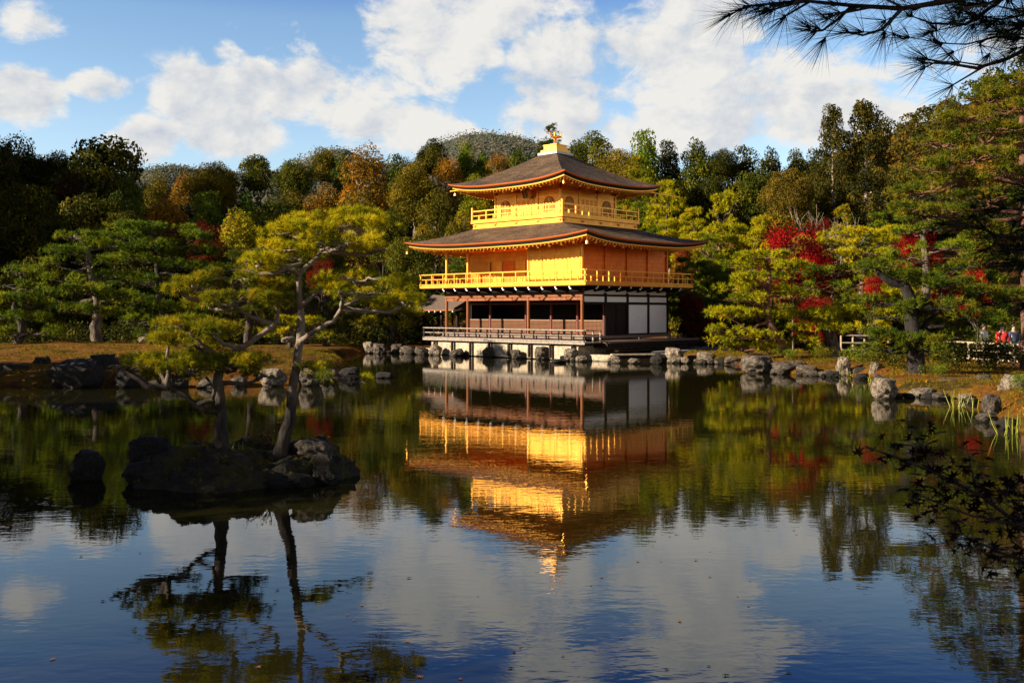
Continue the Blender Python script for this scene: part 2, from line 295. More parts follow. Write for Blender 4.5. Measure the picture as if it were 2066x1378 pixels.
# ground
def ground_mat():
    m = bpy.data.materials.new('ground'); m.use_nodes = True; nt = m.node_tree; b = nt.nodes['Principled BSDF']; L = nt.links.new
    tc = N(nt, 'ShaderNodeTexCoord')
    n1 = N(nt, 'ShaderNodeTexNoise'); setin(n1, Scale=.35, Detail=8.0, Roughness=.65); L(tc.outputs['Object'], n1.inputs['Vector'])
    n2 = N(nt, 'ShaderNodeTexNoise'); setin(n2, Scale=5.0, Detail=8.0, Roughness=.7); L(tc.outputs['Object'], n2.inputs['Vector'])
    cr = N(nt, 'ShaderNodeValToRGB'); L(n1.outputs[0], cr.inputs[0]); e = cr.color_ramp.elements
    e[0].position = .36; e[0].color = (.05, .045, .010, 1); e[1].position = .60; e[1].color = (.16, .060, .014, 1); x = e.new(.47); x.color = (.19, .10, .010, 1)
    c2 = N(nt, 'ShaderNodeValToRGB'); L(n2.outputs[0], c2.inputs[0]); c2.color_ramp.elements[0].position = .35; c2.color_ramp.elements[0].color = (.5, .45, .4, 1); c2.color_ramp.elements[1].position = .62; c2.color_ramp.elements[1].color = (1.2, 1.15, 1.05, 1)
    mx = N(nt, 'ShaderNodeMix', data_type='RGBA', blend_type='MULTIPLY'); mx.inputs[0].default_value = 1; L(cr.outputs[0], mx.inputs[6]); L(c2.outputs[0], mx.inputs[7]); L(mx.outputs[2], b.inputs['Base Color'])
    bp = N(nt, 'ShaderNodeBump'); bp.inputs['Distance'].default_value = .12; L(n2.outputs[0], bp.inputs['Height']); L(bp.outputs[0], b.inputs['Normal']); b.inputs['Roughness'].default_value = .95
    b.inputs['Specular IOR Level'].default_value = .1
    M['ground'] = m
ground_mat()
def water_mat():
    m = bpy.data.materials.new('water'); m.use_nodes = True; nt = m.node_tree; b = nt.nodes['Principled BSDF']; L = nt.links.new
    b.inputs['Base Color'].default_value = (.013, .012, .0025, 1); b.inputs['Roughness'].default_value = .012; b.inputs['IOR'].default_value = 1.52
    tc = N(nt, 'ShaderNodeTexCoord')
    def layer(sx, sy, scale, detail, rot=0.0):
        mp = N(nt, 'ShaderNodeMapping'); mp.inputs['Scale'].default_value = (sx, sy, 1); mp.inputs['Rotation'].default_value = (0, 0, rot); L(tc.outputs['Object'], mp.inputs[0])
        n = N(nt, 'ShaderNodeTexNoise'); setin(n, Scale=scale, Detail=detail, Roughness=.5); L(mp.outputs[0], n.inputs['Vector']); return n.outputs[0]
    a = layer(.45, 1.0, 2.2, 3.0, .1); c = layer(.5, 1.0, 9.0, 2.0, -.15); calm = layer(1, 1.4, .12, 2.0)
    cm = N(nt, 'ShaderNodeMapRange'); L(calm, cm.inputs[0]); cm.inputs[1].default_value = .38; cm.inputs[2].default_value = .62; cm.inputs[3].default_value = .45; cm.inputs[4].default_value = 1.35
    h = math_(nt, 'ADD', math_(nt, 'MULTIPLY', a, .0022), math_(nt, 'MULTIPLY', c, .0010))
    h2 = math_(nt, 'MULTIPLY', h, cm.outputs[0])
    bp = N(nt, 'ShaderNodeBump'); bp.inputs['Distance'].default_value = 1.0; bp.inputs['Strength'].default_value = 1.0; L(h2, bp.inputs['Height']); L(bp.outputs[0], b.inputs['Normal'])
    M['water'] = m
water_mat()
# ------------------------------------------------------------------ terrain
shore = [W(-160, 790), W(0, 779), W(150, 781), W(300, 784), W(450, 781), W(560, 779), W(640, 776), W(695, 764), W(728, 748), W(712, 731), W(690, 718),
         W(740, 713), W(800, 711), W(850, 712)]
terr_front = [W(850, 713), W(1180, 728), W(1232, 730), W(1350, 729)]
shore += [W(900, 711), W(1180, 722), W(1345, 722), W(1375, 731), W(1420, 734), W(1500, 738), W(1515, 751), W(1600, 757), W(1700, 757), W(1742, 764), W(1762, 790),
          W(1785, 803), W(1850, 801), W(1930, 806), W(1972, 815), W(1985, 850), W(2050, 878), W(2180, 960)]
shore += [(10.2, 11.5), (9, 7), (5, 4.2), (0, 3.4), (-8, 4), (-15, 8), (-17, 16), (-20, 25), (-25, 33)]
SH = np.array(shore)
def sdist(x, y):
    """signed distance to the pond edge, positive on land"""
    x = np.asarray(x, float); y = np.asarray(y, float); d = np.full(x.shape, 1e9); ins = np.zeros(x.shape, bool)
    for i in range(len(SH)):
        ax, ay = SH[i]; bx, by = SH[(i + 1) % len(SH)]
        ex, ey = bx - ax, by - ay; t = (((x - ax) * ex + (y - ay) * ey) / (ex * ex + ey * ey + 1e-9)).clip(0, 1)
        d = np.minimum(d, np.hypot(x - ax - t * ex, y - ay - t * ey))
        c = ((ay > y) != (by > y)) & (x < (bx - ax) * (y - ay) / (by - ay + 1e-12) + ax); ins ^= c
    return np.where(ins, -d, d)
def ss(a, b, x):
    t = ((x - a) / (b - a)).clip(0, 1); return t * t * (3 - 2 * t)
def gh(x, y):
    x = np.asarray(x, float); y = np.asarray(y, float); d = sdist(x, y)
    h = np.where(d < 0, -1.2 * ss(0, 3, -d) - .12, -.10 + .55 * ss(0, 1.2, d))
    mound = .95 * np.exp(-(((x + 22) / 9) ** 2 + ((y - 49) / 6.5) ** 2)) + .35 * np.exp(-(((x + 12.5) / 5) ** 2 + ((y - 46) / 5) ** 2))
    h = h + np.where(d > 0, mound * ss(0, 2.5, d), 0)
    h = h + np.where(d > 0, .9 * ss(3, 9, d) * np.exp(-((x - 0) / 8) ** 2) * (y < 15), 0)
    wob = .35 * np.sin(x * .13 + 1) * np.cos(y * .11) * ss(3, 20, d)
    h = h + np.where(d > 0, wob, 0)
    # hill on the left, slope at the back, big hill on the right
    h = h + 14 * ss(-38, -105, x + 0 * y) * ss(40, 85, y) + 24 * ss(-90, -170, x) * ss(40, 100, y)
    h = h + 11 * ss(80, 150, y) + 30 * ss(150, 420, y) * ss(-300, 200, x)
    h = h + 54 * np.exp(-(((x - 190) / 85) ** 2 + ((y - 290) / 90) ** 2)) * ss(110, 260, y)
    return h
def g1(x, y): return float(gh(np.array([x]), np.array([y]))[0])
def axis_(lo, hi, step, far_lo, far_hi, grow=1.18):
    a = list(np.arange(lo, hi + 1e-6, step)); s = step; b = a[-1]
    while b < far_hi: s *= grow; b += s; a.append(b)
    s = step; b = a[0]
    while b > far_lo: s *= grow; b -= s; a.insert(0, b)
    return np.array(a)
def make_ground():
    xs = axis_(-34, 30, .5, -1600, 1600); ys = axis_(0, 72, .5, -300, 2600)
    X, Y = np.meshgrid(xs, ys); Z = gh(X, Y); V = np.stack([X, Y, Z], -1).reshape(-1, 3); nx, ny = len(xs), len(ys)
    i = np.arange(nx - 1)[None, :] + np.arange(ny - 1)[:, None] * nx; q = np.stack([i, i + 1, i + nx + 1, i + nx], -1).reshape(-1, 4)
    me = fast_mesh('ground', V, q, k=4); me.shade_smooth()
    tag(link('ground', me, M['ground']), kind='structure')
    wx = [(-60, -10), (60, -10), (60, 75), (-60, 75)]
    me = bpy.data.meshes.new('pond_water'); me.from_pydata([(x, y, 0) for x, y in wx], [], [(0, 1, 2, 3)])
    tag(link('pond_water', me, M['water']), kind='structure')
make_ground()
# far mountains
def mountain(name, prof, Y, depth, base, seed):
    """prof: list of (px, py) for the ridge seen at distance Y"""
    xs = np.array([P(a, b, Y).x for a, b in prof]); zs = np.array([P(a, b, Y).z for a, b in prof])
    nx, ny = 220, 60; X = np.linspace(xs[0], xs[-1], nx); ridge = np.interp(X, xs, zs)
    rg = np.random.default_rng(seed); V = []
    for j in range(ny):
        t = j / (ny - 1); y = Y - depth + t * depth * 1.5; k = min(1, t / .667) ** .9 if t < .667 else 1 - (t - .667) * 1.5
        for i in range(nx):
            n = mnoise.noise(Vector((X[i] * .012, y * .012, seed))) * 10 * (1 - abs(t - .667) / .667) + mnoise.noise(Vector((X[i] * .12, y * .12, seed))) * 1.5
            V.append((X[i], y, base + (ridge[i] - base) * k + n * (.0 if abs(t - .667) < .08 else 1)))
    i = np.arange(nx - 1)[None, :] + np.arange(ny - 1)[:, None] * nx; q = np.stack([i, i + 1, i + nx + 1, i + nx], -1).reshape(-1, 4)
    V = np.array(V)
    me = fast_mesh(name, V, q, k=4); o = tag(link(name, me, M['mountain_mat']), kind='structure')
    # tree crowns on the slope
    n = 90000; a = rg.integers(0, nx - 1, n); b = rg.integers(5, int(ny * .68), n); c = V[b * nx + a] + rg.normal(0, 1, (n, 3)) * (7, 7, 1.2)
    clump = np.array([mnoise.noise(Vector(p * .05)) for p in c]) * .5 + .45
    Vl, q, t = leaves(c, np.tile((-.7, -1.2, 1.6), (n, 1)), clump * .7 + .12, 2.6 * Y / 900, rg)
    tag(link('mountain_forest', fast_mesh('mountain_forest', Vl, q, t, 4), M['far_forest_haze']), kind='stuff')
mat('mountain_mat', (.05, .055, .04), .95, noise=((.11, .075, .045), .05, .4, .6))
mountain('mountain', [(560, 420), (625, 322), (665, 302), (700, 300), (750, 330), (850, 330), (880, 298), (900, 286), (935, 272), (985, 268), (1040, 276), (1090, 290), (1150, 325), (1260, 360), (1400, 400)], 900, 330, 20, 3)
mountain('mountain', [(180, 400), (260, 352), (345, 332), (400, 342), (500, 350), (560, 346), (640, 352), (760, 400)], 1100, 250, 20, 5)
# ------------------------------------------------------------------ golden pavilion
AN = 0.754; S_, E_ = 11.42, 8.5; NX, NY = 3.983, 55.478; K1 = 2.076
def pav_w(x, y, z=0.0):
    """building coordinates (x east, y north, from the SE corner) to the world"""
    return Vector((NX + x * math.cos(AN) + y * math.sin(AN), NY - x * math.sin(AN) + y * math.cos(AN), z))
pav = tag(empty('golden_pavilion', (NX, NY, 0), -AN), 'three storey golden pavilion with curved shingle roofs standing at the water', 'pavilion')
def prt(mb, name, m, parent=pav, smooth=False): return mb.build(name, M[m], parent, smooth)
def roof(name, rect, inner, ze, zt, lift, power, parent, thick=.15, ax=3.2):
    """hipped roof with sagging slopes and upturned corners"""
    x0, x1, y0, y1 = rect; a0, a1, b0, b1 = inner; ns, nr = 40, 18
    def side(k, s, t, off=0.0, drop=0.0):
        X0, X1, Y0, Y1 = x0 + off, x1 - off, y0 + off, y1 - off
        c = [(X0, Y0), (X1, Y0), (X1, Y1), (X0, Y1)]; d = [(a0, b0), (a1, b0), (a1, b1), (a0, b1)]
        p, q = c[k], c[(k + 1) % 4]; r, u = d[k], d[(k + 1) % 4]
        e = (p[0] + (q[0] - p[0]) * s, p[1] + (q[1] - p[1]) * s); i = (r[0] + (u[0] - r[0]) * s, r[1] + (u[1] - r[1]) * s)
        x = e[0] + (i[0] - e[0]) * t; y = e[1] + (i[1] - e[1]) * t
        up = lift * abs(2 * s - 1) ** ax * (1 - t) ** 2.2
        return (x, y, ze + up - drop + (zt - ze) * t ** power)
    def sheet(fn, n1, n2, name_, m_, par):
        V = []; Fc = []
        for k in range(4):
            b = len(V)
            for j in range(n2 + 1):
                for i in range(n1 + 1): V.append(fn(k, i / n1, j / n2))
            Fc += [(b + j * (n1 + 1) + i, b + j * (n1 + 1) + i + 1, b + (j + 1) * (n1 + 1) + i + 1, b + (j + 1) * (n1 + 1) + i) for j in range(n2) for i in range(n1)]
        mb = MB(); mb.add(V, Fc); return prt(mb, name_, m_, par, True)
    r = sheet(lambda k, s, t: side(k, s, t), ns, nr, name, 'shingle', parent)
    # layered eave edge: gilded red lip, then thick black shingle edge, set back, then gold fascia
    def band(off1, d1, off2, d2, nm, m_): return sheet(lambda k, s, t: side(k, s, 0, off1 + (off2 - off1) * t, d1 + (d2 - d1) * t), ns, 1, nm, m_, r)
    band(0, 0, .015, .055, 'eave_lip', 'gilt_red'); band(.015, .055, .06, .10, 'eave_lip', 'gold_deep_shade')
    band(.06, .10, .22, .10 + thick, 'eave_edge', 'shingle_edge')
    band(.22, .10 + thick, .225, .17 + thick, 'fascia', 'gold_trim')
    return r, side
def soffit(side, body, zb, parent, off, drop, step):
    """gold boards and rafters under the eaves, from the fascia back to the wall head"""
    X0, X1, Y0, Y1 = body; c = [(X0, Y0), (X1, Y0), (X1, Y1), (X0, Y1)]
    mb = MB(); rf = MB(); n = 40
    for k in range(4):
        p, q = c[k], c[(k + 1) % 4]; V = []
        for i in range(n + 1):
            s = i / n; e = side(k, s, 0, off, drop); V += [e, (p[0] + (q[0] - p[0]) * s, p[1] + (q[1] - p[1]) * s, zb)]
        mb.add(V, [(2 * i, 2 * i + 1, 2 * i + 3, 2 * i + 2) for i in range(n)])
        L = math.hypot(q[0] - p[0], q[1] - p[1]); e0 = side(k, 0, 0, off, drop); e1 = side(k, 1, 0, off, drop)
        Lo = math.hypot(e1[0] - e0[0], e1[1] - e0[1]); m_ = int(Lo / step)
        for i in range(1, m_):
            s = i / m_; e = Vector(side(k, s, 0, off + .05, drop)); b = Vector((p[0] + (q[0] - p[0]) * s, p[1] + (q[1] - p[1]) * s, zb)); dz = Vector((0, 0, -.05))
            rf.bar(e + dz, b + dz, .07, .09)
            if i % 3 == 0:
                dr = (e - b).normalized(); f = e - dr * .25 + Vector((0, 0, -.13)); ends = MB(); ends.bar(f - dr * .4, f, .11, .12); prt(ends, 'beam_end', 'gold_trim', parent)
    prt(mb, 'soffit', 'gold_deep_shade', parent); prt(rf, 'rafters', 'gold_trim', parent)
def one(l): l.append(MB()); return l[-1]
def railing(rect, z0, hgt, m_, step, sides=(0, 1, 2, 3), post=.09, name='railing', proj=0.12, posttop=.0, gaps=None, pm=None):
    x0, x1, y0, y1 = rect; c = [(x0, y0), (x1, y0), (x1, y1), (x0, y1)]; mb = MB(); mp = MB() if pm else mb; bal = []
    for k in sides:
        p, q = Vector((*c[k], 0)), Vector((*c[(k + 1) % 4], 0)); d = (q - p).normalized(); L = (q - p).length
        lo, hi = (gaps or {}).get(k, (0, 1)); a, b = p + d * L * lo, p + d * L * hi
        ea = a - d * proj if lo == 0 else a; eb = b + d * proj if hi == 1 else b
        mb.bar(ea + Vector((0, 0, z0 + hgt)), eb + Vector((0, 0, z0 + hgt)), .075, .065)
        mb.bar(ea + Vector((0, 0, z0 + hgt * .55)), eb + Vector((0, 0, z0 + hgt * .55)), .05, .05)
        mb.bar(ea + Vector((0, 0, z0 + .05)), eb + Vector((0, 0, z0 + .05)), .09, .07)
        n = max(2, round((b - a).length / step))
        for i in range(n + 1):
            u = a + (b - a) * (i / n); big = i in (0, n); wv = post if big else post * .66
            top = z0 + hgt + (posttop if big else -.033); u = u + d * (.003 if k % 2 else 0)
            (mb if not pm else one(bal)).bar(u + Vector((0, 0, z0 + .002)), u + Vector((0, 0, top)), wv, wv)
            if i < n:
                u2 = a + (b - a) * ((i + .5) / n); (mb if not pm else one(bal)).bar(u2 + Vector((0, 0, z0 + .002)), u2 + Vector((0, 0, z0 + hgt * (.55 if not pm else .22))), wv * .8, wv * .8)
    o = prt(mb, name, m_)
    for q in bal: prt(q, 'baluster', pm, o)
    return o
def posts(lst, z0, z1, wd, m_):
    for (x, y) in lst:
        mb = MB(); mb.tube([(x, y, z0), (x, y, z1)], wd / 2, 10); prt(mb, 'post', m_, smooth=False)
# --- ground storey
def ground_storey():
    fl = 1.36
    b = MB(); b.box(-S_ - .45, .3, -.74, E_ + .3, .05, .84); prt(b, 'plinth', 'terrace_stone')
    b = MB(); b.box(-S_ - .12, .12, -.12, E_ + .12, 1.20, fl); prt(b, 'floor', 'wood_deck')
    for i in range(8):
        b = MB(); x = -S_ + i * S_ / 7
        b.box(x - .06, x + .06, -.95, -.83, .1, .98); prt(b, 'deck_post', 'wood_dark')
    b = MB()
    b.box(-S_ - .95, .95, -.98, -.125, .98, 1.06)
    b.box(-S_ - .98, .98, -1.02, -.98, .93, 1.065)
    prt(b, 'veranda', 'wood_grey')
    b = MB(); b.box(.125, .98, -.12, .55, .98, 1.06); b.box(.125, 1.5, .55, E_ + 1.3, 1.0, 1.10); prt(b, 'veranda', 'wood_deck')
    b = MB(); b.box(.3, 1.44, .62, E_ + 1.2, .74, .998); b.box(.98, 2.0, .9, E_ - .4, .52, .60); b.box(-S_ - .8, .9, -.80, -.745, .845, .93); b.box(-S_ - .1, .1, -.09, -.01, .82, 1.198); prt(b, 'deck_beam', 'wood_dark')
    railing((-S_ - .93, .93, -.93, 1.0), 1.06, .66, 'wood_grey', .93, sides=(0,), post=.11, proj=.1, name='veranda_railing', pm='wood_dark')
    b = MB(); b.bar((.93, -.93, 1.72), (.93, .45, 1.66), .08, .05); b.bar((.93, -.93, 1.40), (.93, .45, 1.36), .05, .05)
    for y in (-.2, .45): b.bar((.93, y, 1.05), (.93, y, 1.70), .08, .08)
    prt(b, 'veranda_railing', 'wood_grey')
    b = MB(); b.bar((-S_ - .93, -.93, 1.72), (-S_ - .93, 2.2, 1.72), .08, .06); b.bar((-S_ - .93, -.93, 1.4), (-S_ - .93, 2.2, 1.4), .05, .05)
    for y in (0.0, 1.0, 2.1): b.bar((-S_ - .93, y, 1.0), (-S_ - .93, y, 1.70), .08, .08)
    b.box(-S_ - .98, -S_ - .125, -.12, E_ * .4, .98, 1.06); prt(b, 'veranda_railing', 'wood_maroon')
    # open front: posts and long beams
    posts([(-.09, .09), (-4.2, .09), (-9.37, .09), (-S_ + .09, .09)], fl, 3.66, .19, 'wood_red')
    b = MB(); b.box(-S_, .0, .03, .15, 3.42, 3.56); b.box(-S_ + .0, .0, .0, .18, 3.62, 3.84); b.box(-S_, 0, .06, .14, 3.565, 3.62); prt(b, 'front_beam', 'wood_red')
    for x in (-1.05, -3.1, -5.3, -7.6, -10.4):
        b = MB(); b.tube([(x - .28, .01, 3.60), (x - .1, -.02, 3.46), (x + .1, -.02, 3.46), (x + .28, .01, 3.60)], .05, 6); prt(b, 'bracket', 'wood_red')
    # recessed room line, one bay back: posts and low lattice panels
    ln = 2.12
    ups = [0.09, 2.08, 4.16, 6.24, 9.37, 11.33]
    posts([(-u, ln) for u in ups], fl, 3.75, .18, 'wood_maroon')
    for i in range(5):
        x1, x0 = -ups[i] - .11, -ups[i + 1] + .11; b = MB(); z0, z1 = fl + .14, fl + .82
        b.box(x0, x1, ln - .03, ln + .03, z0 - .06, z0); b.box(x0, x1, ln - .035, ln + .035, z1, z1 + .05)
        n = int((x1 - x0) / .095)
        for k in range(n + 1): xx = x0 + (x1 - x0) * k / n; b.box(xx - .011, xx + .011, ln - .022, ln + .004, z0, z1)
        for k in range(1, 9): zz = z0 + (z1 - z0) * k / 9; b.box(x0, x1, ln - .028, ln - .002, zz - .011, zz + .011)
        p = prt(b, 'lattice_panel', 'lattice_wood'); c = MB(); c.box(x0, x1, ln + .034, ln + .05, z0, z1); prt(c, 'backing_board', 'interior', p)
        c = MB(); c.box(x0, x1, ln - .04, ln + .04, z1 + .052, z1 + .075); prt(c, 'top_rail', 'wood_grey', p)
    b = MB(); b.box(-S_, 0, ln - .06, ln + .06, 3.18, 3.30); b.box(-S_ + .02, -.02, .2, E_ - .2, 3.72, 3.76); prt(b, 'ceiling_beam', 'wood_maroon')
    # dark room behind
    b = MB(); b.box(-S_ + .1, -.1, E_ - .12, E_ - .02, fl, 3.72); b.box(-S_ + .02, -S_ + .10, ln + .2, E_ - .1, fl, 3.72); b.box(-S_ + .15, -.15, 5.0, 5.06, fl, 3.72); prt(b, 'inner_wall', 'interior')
    # east wall
    bays = [0, E_ / 4, E_ / 2, E_ * .75, E_]
    for i, y in enumerate(bays[1:]):
        b = MB(); b.box(-.10, .05, y - .085 if i < 3 else y - .15, y + .085 if i < 3 else y, fl, 3.84); prt(b, 'post', 'wood_dark')
    b = MB()
    for (za, zb) in ((3.64, 3.735), (3.17, 3.315)):
        for i in range(4): b = MB(); b.box(-.09, .035, bays[i] + (.19 if i == 0 else .086), bays[i + 1] - (.086 if i < 3 else .151), za, zb); prt(b, 'tie_beam', 'wood_dark')
    for i in (2, 3): b = MB(); b.box(-.09, .035, bays[i] + .086, bays[i + 1] - (.086 if i < 3 else .151), fl, fl + .09); prt(b, 'sill_beam', 'wood_dark')
    for i in range(4):
        y0 = bays[i] + (.19 if i == 0 else .086); y1 = bays[i + 1] - (.086 if i < 3 else .151)
        b = MB(); b.box(-.06, -.01, y0, y1, 3.317, 3.638); tag(prt(b, 'plaster_panel', 'plaster'), 'long narrow white plaster panel above the openings')
    for i in (2, 3):
        y0 = bays[i] + .086; y1 = bays[i + 1] - (.086 if i < 3 else .151)
        b = MB(); b.box(-.06, -.01, y0, y1, fl + .092, 3.168); tag(prt(b, 'plaster_panel', 'plaster'), 'large white plaster wall panel')
    y0, y1 = bays[1] + .086, bays[2] - .086
    for (p, q) in ((y0, (y0 + y1) / 2 - .01), ((y0 + y1) / 2 + .01, y1)):
        b = MB(); b.box(-.07, -.02, p, q, fl, 3.168); b.box(-.018, .0, p, p + .07, fl, 3.168); b.box(-.018, .0, q - .07, q, fl, 3.168); b.box(-.018, .0, p + .07, q - .07, 2.2, 2.3); prt(b, 'door', 'wood_dark')
    # jetty of brackets carrying the balcony, with plaster between
    b = MB(); b.box(-S_ + .05, -.05, .05, .12, 3.84, 4.2); b.box(-.12, -.05, .125, E_ - .05, 3.74, 4.2); prt(b, 'plaster_band', 'plaster')
    b = MB(); b.box(-S_ - .1, .1, -.05, .045, 3.842, 3.90)
    n = 11
    for i in range(n + 1): x = -S_ + .05 + (S_ - .1) * i / n; b.box(x - .035, x + .035, .0, .048, 3.90, 4.2)
    prt(b, 'wall_frame', 'wood_dark')
    def cant(x, y, dx, dy, caps=2):
        b = MB(); p = Vector((x, y, 0)); d = Vector((dx, dy, 0)); z = lambda k: Vector((0, 0, k))
        b.bar(p + z(3.98), p + d * .95 + z(4.12), .14, .16); b.bar(p + z(4.16), p + d * 1.05 + z(4.16), .1, .1); o = prt(b, 'cantilever_beam', 'wood_dark')
        for k in range(caps):
            e = MB(); q = p + d * (1.055 if k == 0 else .965); e.bar(q + z(4.155 if k == 0 else 4.07), q + d * .03 + z(4.155 if k == 0 else 4.07), .09 if k == 0 else .12, .09); prt(e, 'beam_cap', 'plaster', o)
    for i in range(11): cant(-.1 - i * 1.038, .04, 0, -1)
    for i in range(9): cant(-.04, .1 + i * (E_ - .2) / 8, 1, 0, 1 + (i % 2 == 0))
    for i in range(7): cant(-S_ + .04, .3 + i * 1.2, -1, 0, 0)
    cant(.02, -.02, .707, -.707, 0)
ground_storey()
def middle_storey():
    q = 1.139; z0 = 4.24; fl = 4.40
    b = MB(); b.box(-S_ - q, q, -q, E_ + q, z0, fl); prt(b, 'balcony', 'gold')
    b = MB(); b.box(-S_ - q + .05, q - .05, -q + .05, E_ + q - .05, 4.205, 4.238); prt(b, 'balcony_joists', 'wood_red')
    railing((-S_ - q + .06, q - .06, -q + .06, E_ + q - .06), fl, .69, 'gold_trim', 1.02, post=.10, name='balcony_railing')
    wt = 6.72
    posts([(-.09, .09), (-4.2, .09), (-9.37, .09), (-S_ + .09, .09), (-S_ + .09, 2.12)], fl, wt, .18, 'gold_trim')
    # flush south-east room front: four tall board doors
    n = 4; wdt = 4.2 / n
    for i in range(n):
        x1 = -.19 - i * (3.91 / n); x0 = x1 - 3.91 / n + .03; b = MB(); b.box(x0, x1, .05, .10, fl + .12, 6.02)
        for k in range(1, 9): b.box(x0 + .02, x1 - .02, .043, .05, fl + .12 + k * .165, fl + .135 + k * .165)
        b.box(x0, x0 + .04, .035, .05, fl + .12, 6.02); prt(b, 'board_door', 'gold')
    b = MB(); b.box(-4.11, -.19, .04, .11, fl, fl + .115); b.box(-4.11, -.19, .035, .12, 6.025, 6.12); b.box(-4.11, -.19, .055, .10, 6.125, 6.60); b.box(-S_ + .1, -.0, .02, .14, 6.60, wt); prt(b, 'wall', 'gold')
    for u in (1.05, 2.1, 3.15):
        b = MB(); b.box(-u - .04, -u + .04, .03, .054, 6.125, 6.60); prt(b, 'strut', 'gold_trim')
    # return wall and recessed wall
    ln = 2.12
    b = MB(); b.box(-4.26, -4.16, .2, ln - .05, fl, 6.60); prt(b, 'wall', 'gold')
    b = MB(); b.box(-S_ + .18, -4.27, ln, ln + .06, 5.95, wt); b.box(-S_ + .18, -4.27, ln - .03, ln + .07, fl, fl + .10); b.box(-S_ + .18, -4.27, ln - .02, ln + .065, 6.0, 6.1); prt(b, 'wall', 'gold')
    # lattice window panel then sliding doors
    x0, x1 = -S_ + .20, -9.40; b = MB(); b.box(x0, x1, ln + .02, ln + .05, fl + .10, 5.95); p = prt(b, 'lattice_shutter', 'gold_deep_shade'); b = MB()
    for k in range(17): xx = x0 + (x1 - x0) * k / 16; b.box(xx - .018, xx + .018, ln - .02, ln + .012, fl + .9, 5.9)
    for k in range(11): zz = fl + .9 + k * .06 * 1.0 + k * .0; zz = fl + .9 + (5.9 - fl - .9) * k / 10; b.box(x0, x1, ln - .008, ln + .018, zz - .016, zz + .016)
    prt(b, 'lattice', 'gold_trim', p)
    edges = [-9.30, -8.28, -7.25, -6.25, -5.27, -4.28]
    for i in range(5):
        b = MB(); a, c = edges[i], edges[i + 1]; b.box(a + .03, c - .03, ln + .01, ln + .05, fl + .10, 5.95); b.box(a + .03, a + .10, ln - .015, ln + .01, fl + .1, 5.95); b.box(c - .10, c - .03, ln - .015, ln + .01, fl + .1, 5.95)
        prt(b, 'sliding_door', 'gold' if i % 2 == 0 else 'gold_deep_shade')
    # east wall: four bays of gold boards
    b = MB(); b.box(-.10, -.04, .19, E_ - .09, fl, wt); prt(b, 'wall', 'gold_deep_shade')
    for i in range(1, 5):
        y = E_ * i / 4 - (.09 if i == 4 else 0); b = MB(); b.box(-.038, .04, y - .075, y + .075, fl, wt - .005); prt(b, 'post', 'gold_deep_shade')
    b = MB()
    for i in range(4):
        y0 = E_ * i / 4 + (.19 if i == 0 else .08); y1 = E_ * (i + 1) / 4 - (.08 if i < 3 else .17)
        b = MB(); b.box(-.036, .015, y0, y1, fl, fl + .1); prt(b, 'sill_beam', 'gold_deep_shade'); b = MB(); b.box(-.036, .015, y0, y1, 6.18, 6.27); prt(b, 'tie_beam', 'gold_deep_shade')
    b = MB(); b.box(-S_ + .02, -S_ + .10, ln + .1, E_ - .1, fl, wt); b.box(-S_ + .1, -.12, E_ - .1, E_ - .04, fl, wt); prt(b, 'wall', 'gold')
    b = MB(); b.box(-S_ + .1, -4.2, .15, ln, 6.56, 6.595); prt(b, 'porch_ceiling', 'gold_deep_shade')
    # bracket arms at the wall head
    for i in range(12):
        x = -.1 - i * 1.02; b = MB(); b.bar((x, .05, 6.58), (x, -.55, 6.64), .11, .12); prt(b, 'bracket', 'gold_trim')
    for i in range(9):
        y = .1 + i * 1.037; b = MB(); b.bar((-.05, y, 6.58), (.55, y, 6.64), .11, .12); prt(b, 'bracket', 'gold_trim')
    o = 1.846
    r, side = roof('lower_roof', (-S_ - o, o, -o, E_ + o), (-5.79 - 3.6, -5.79 + 3.6, 4.396 - 3.6, 4.396 + 3.6), 6.86, 8.05, .36, 1.15, pav)
    soffit(side, (-S_, 0, 0, E_), 6.70, r, .24, .33, .30)
middle_storey()
CXX, CYY, H3 = -5.79, 4.396, 2.77
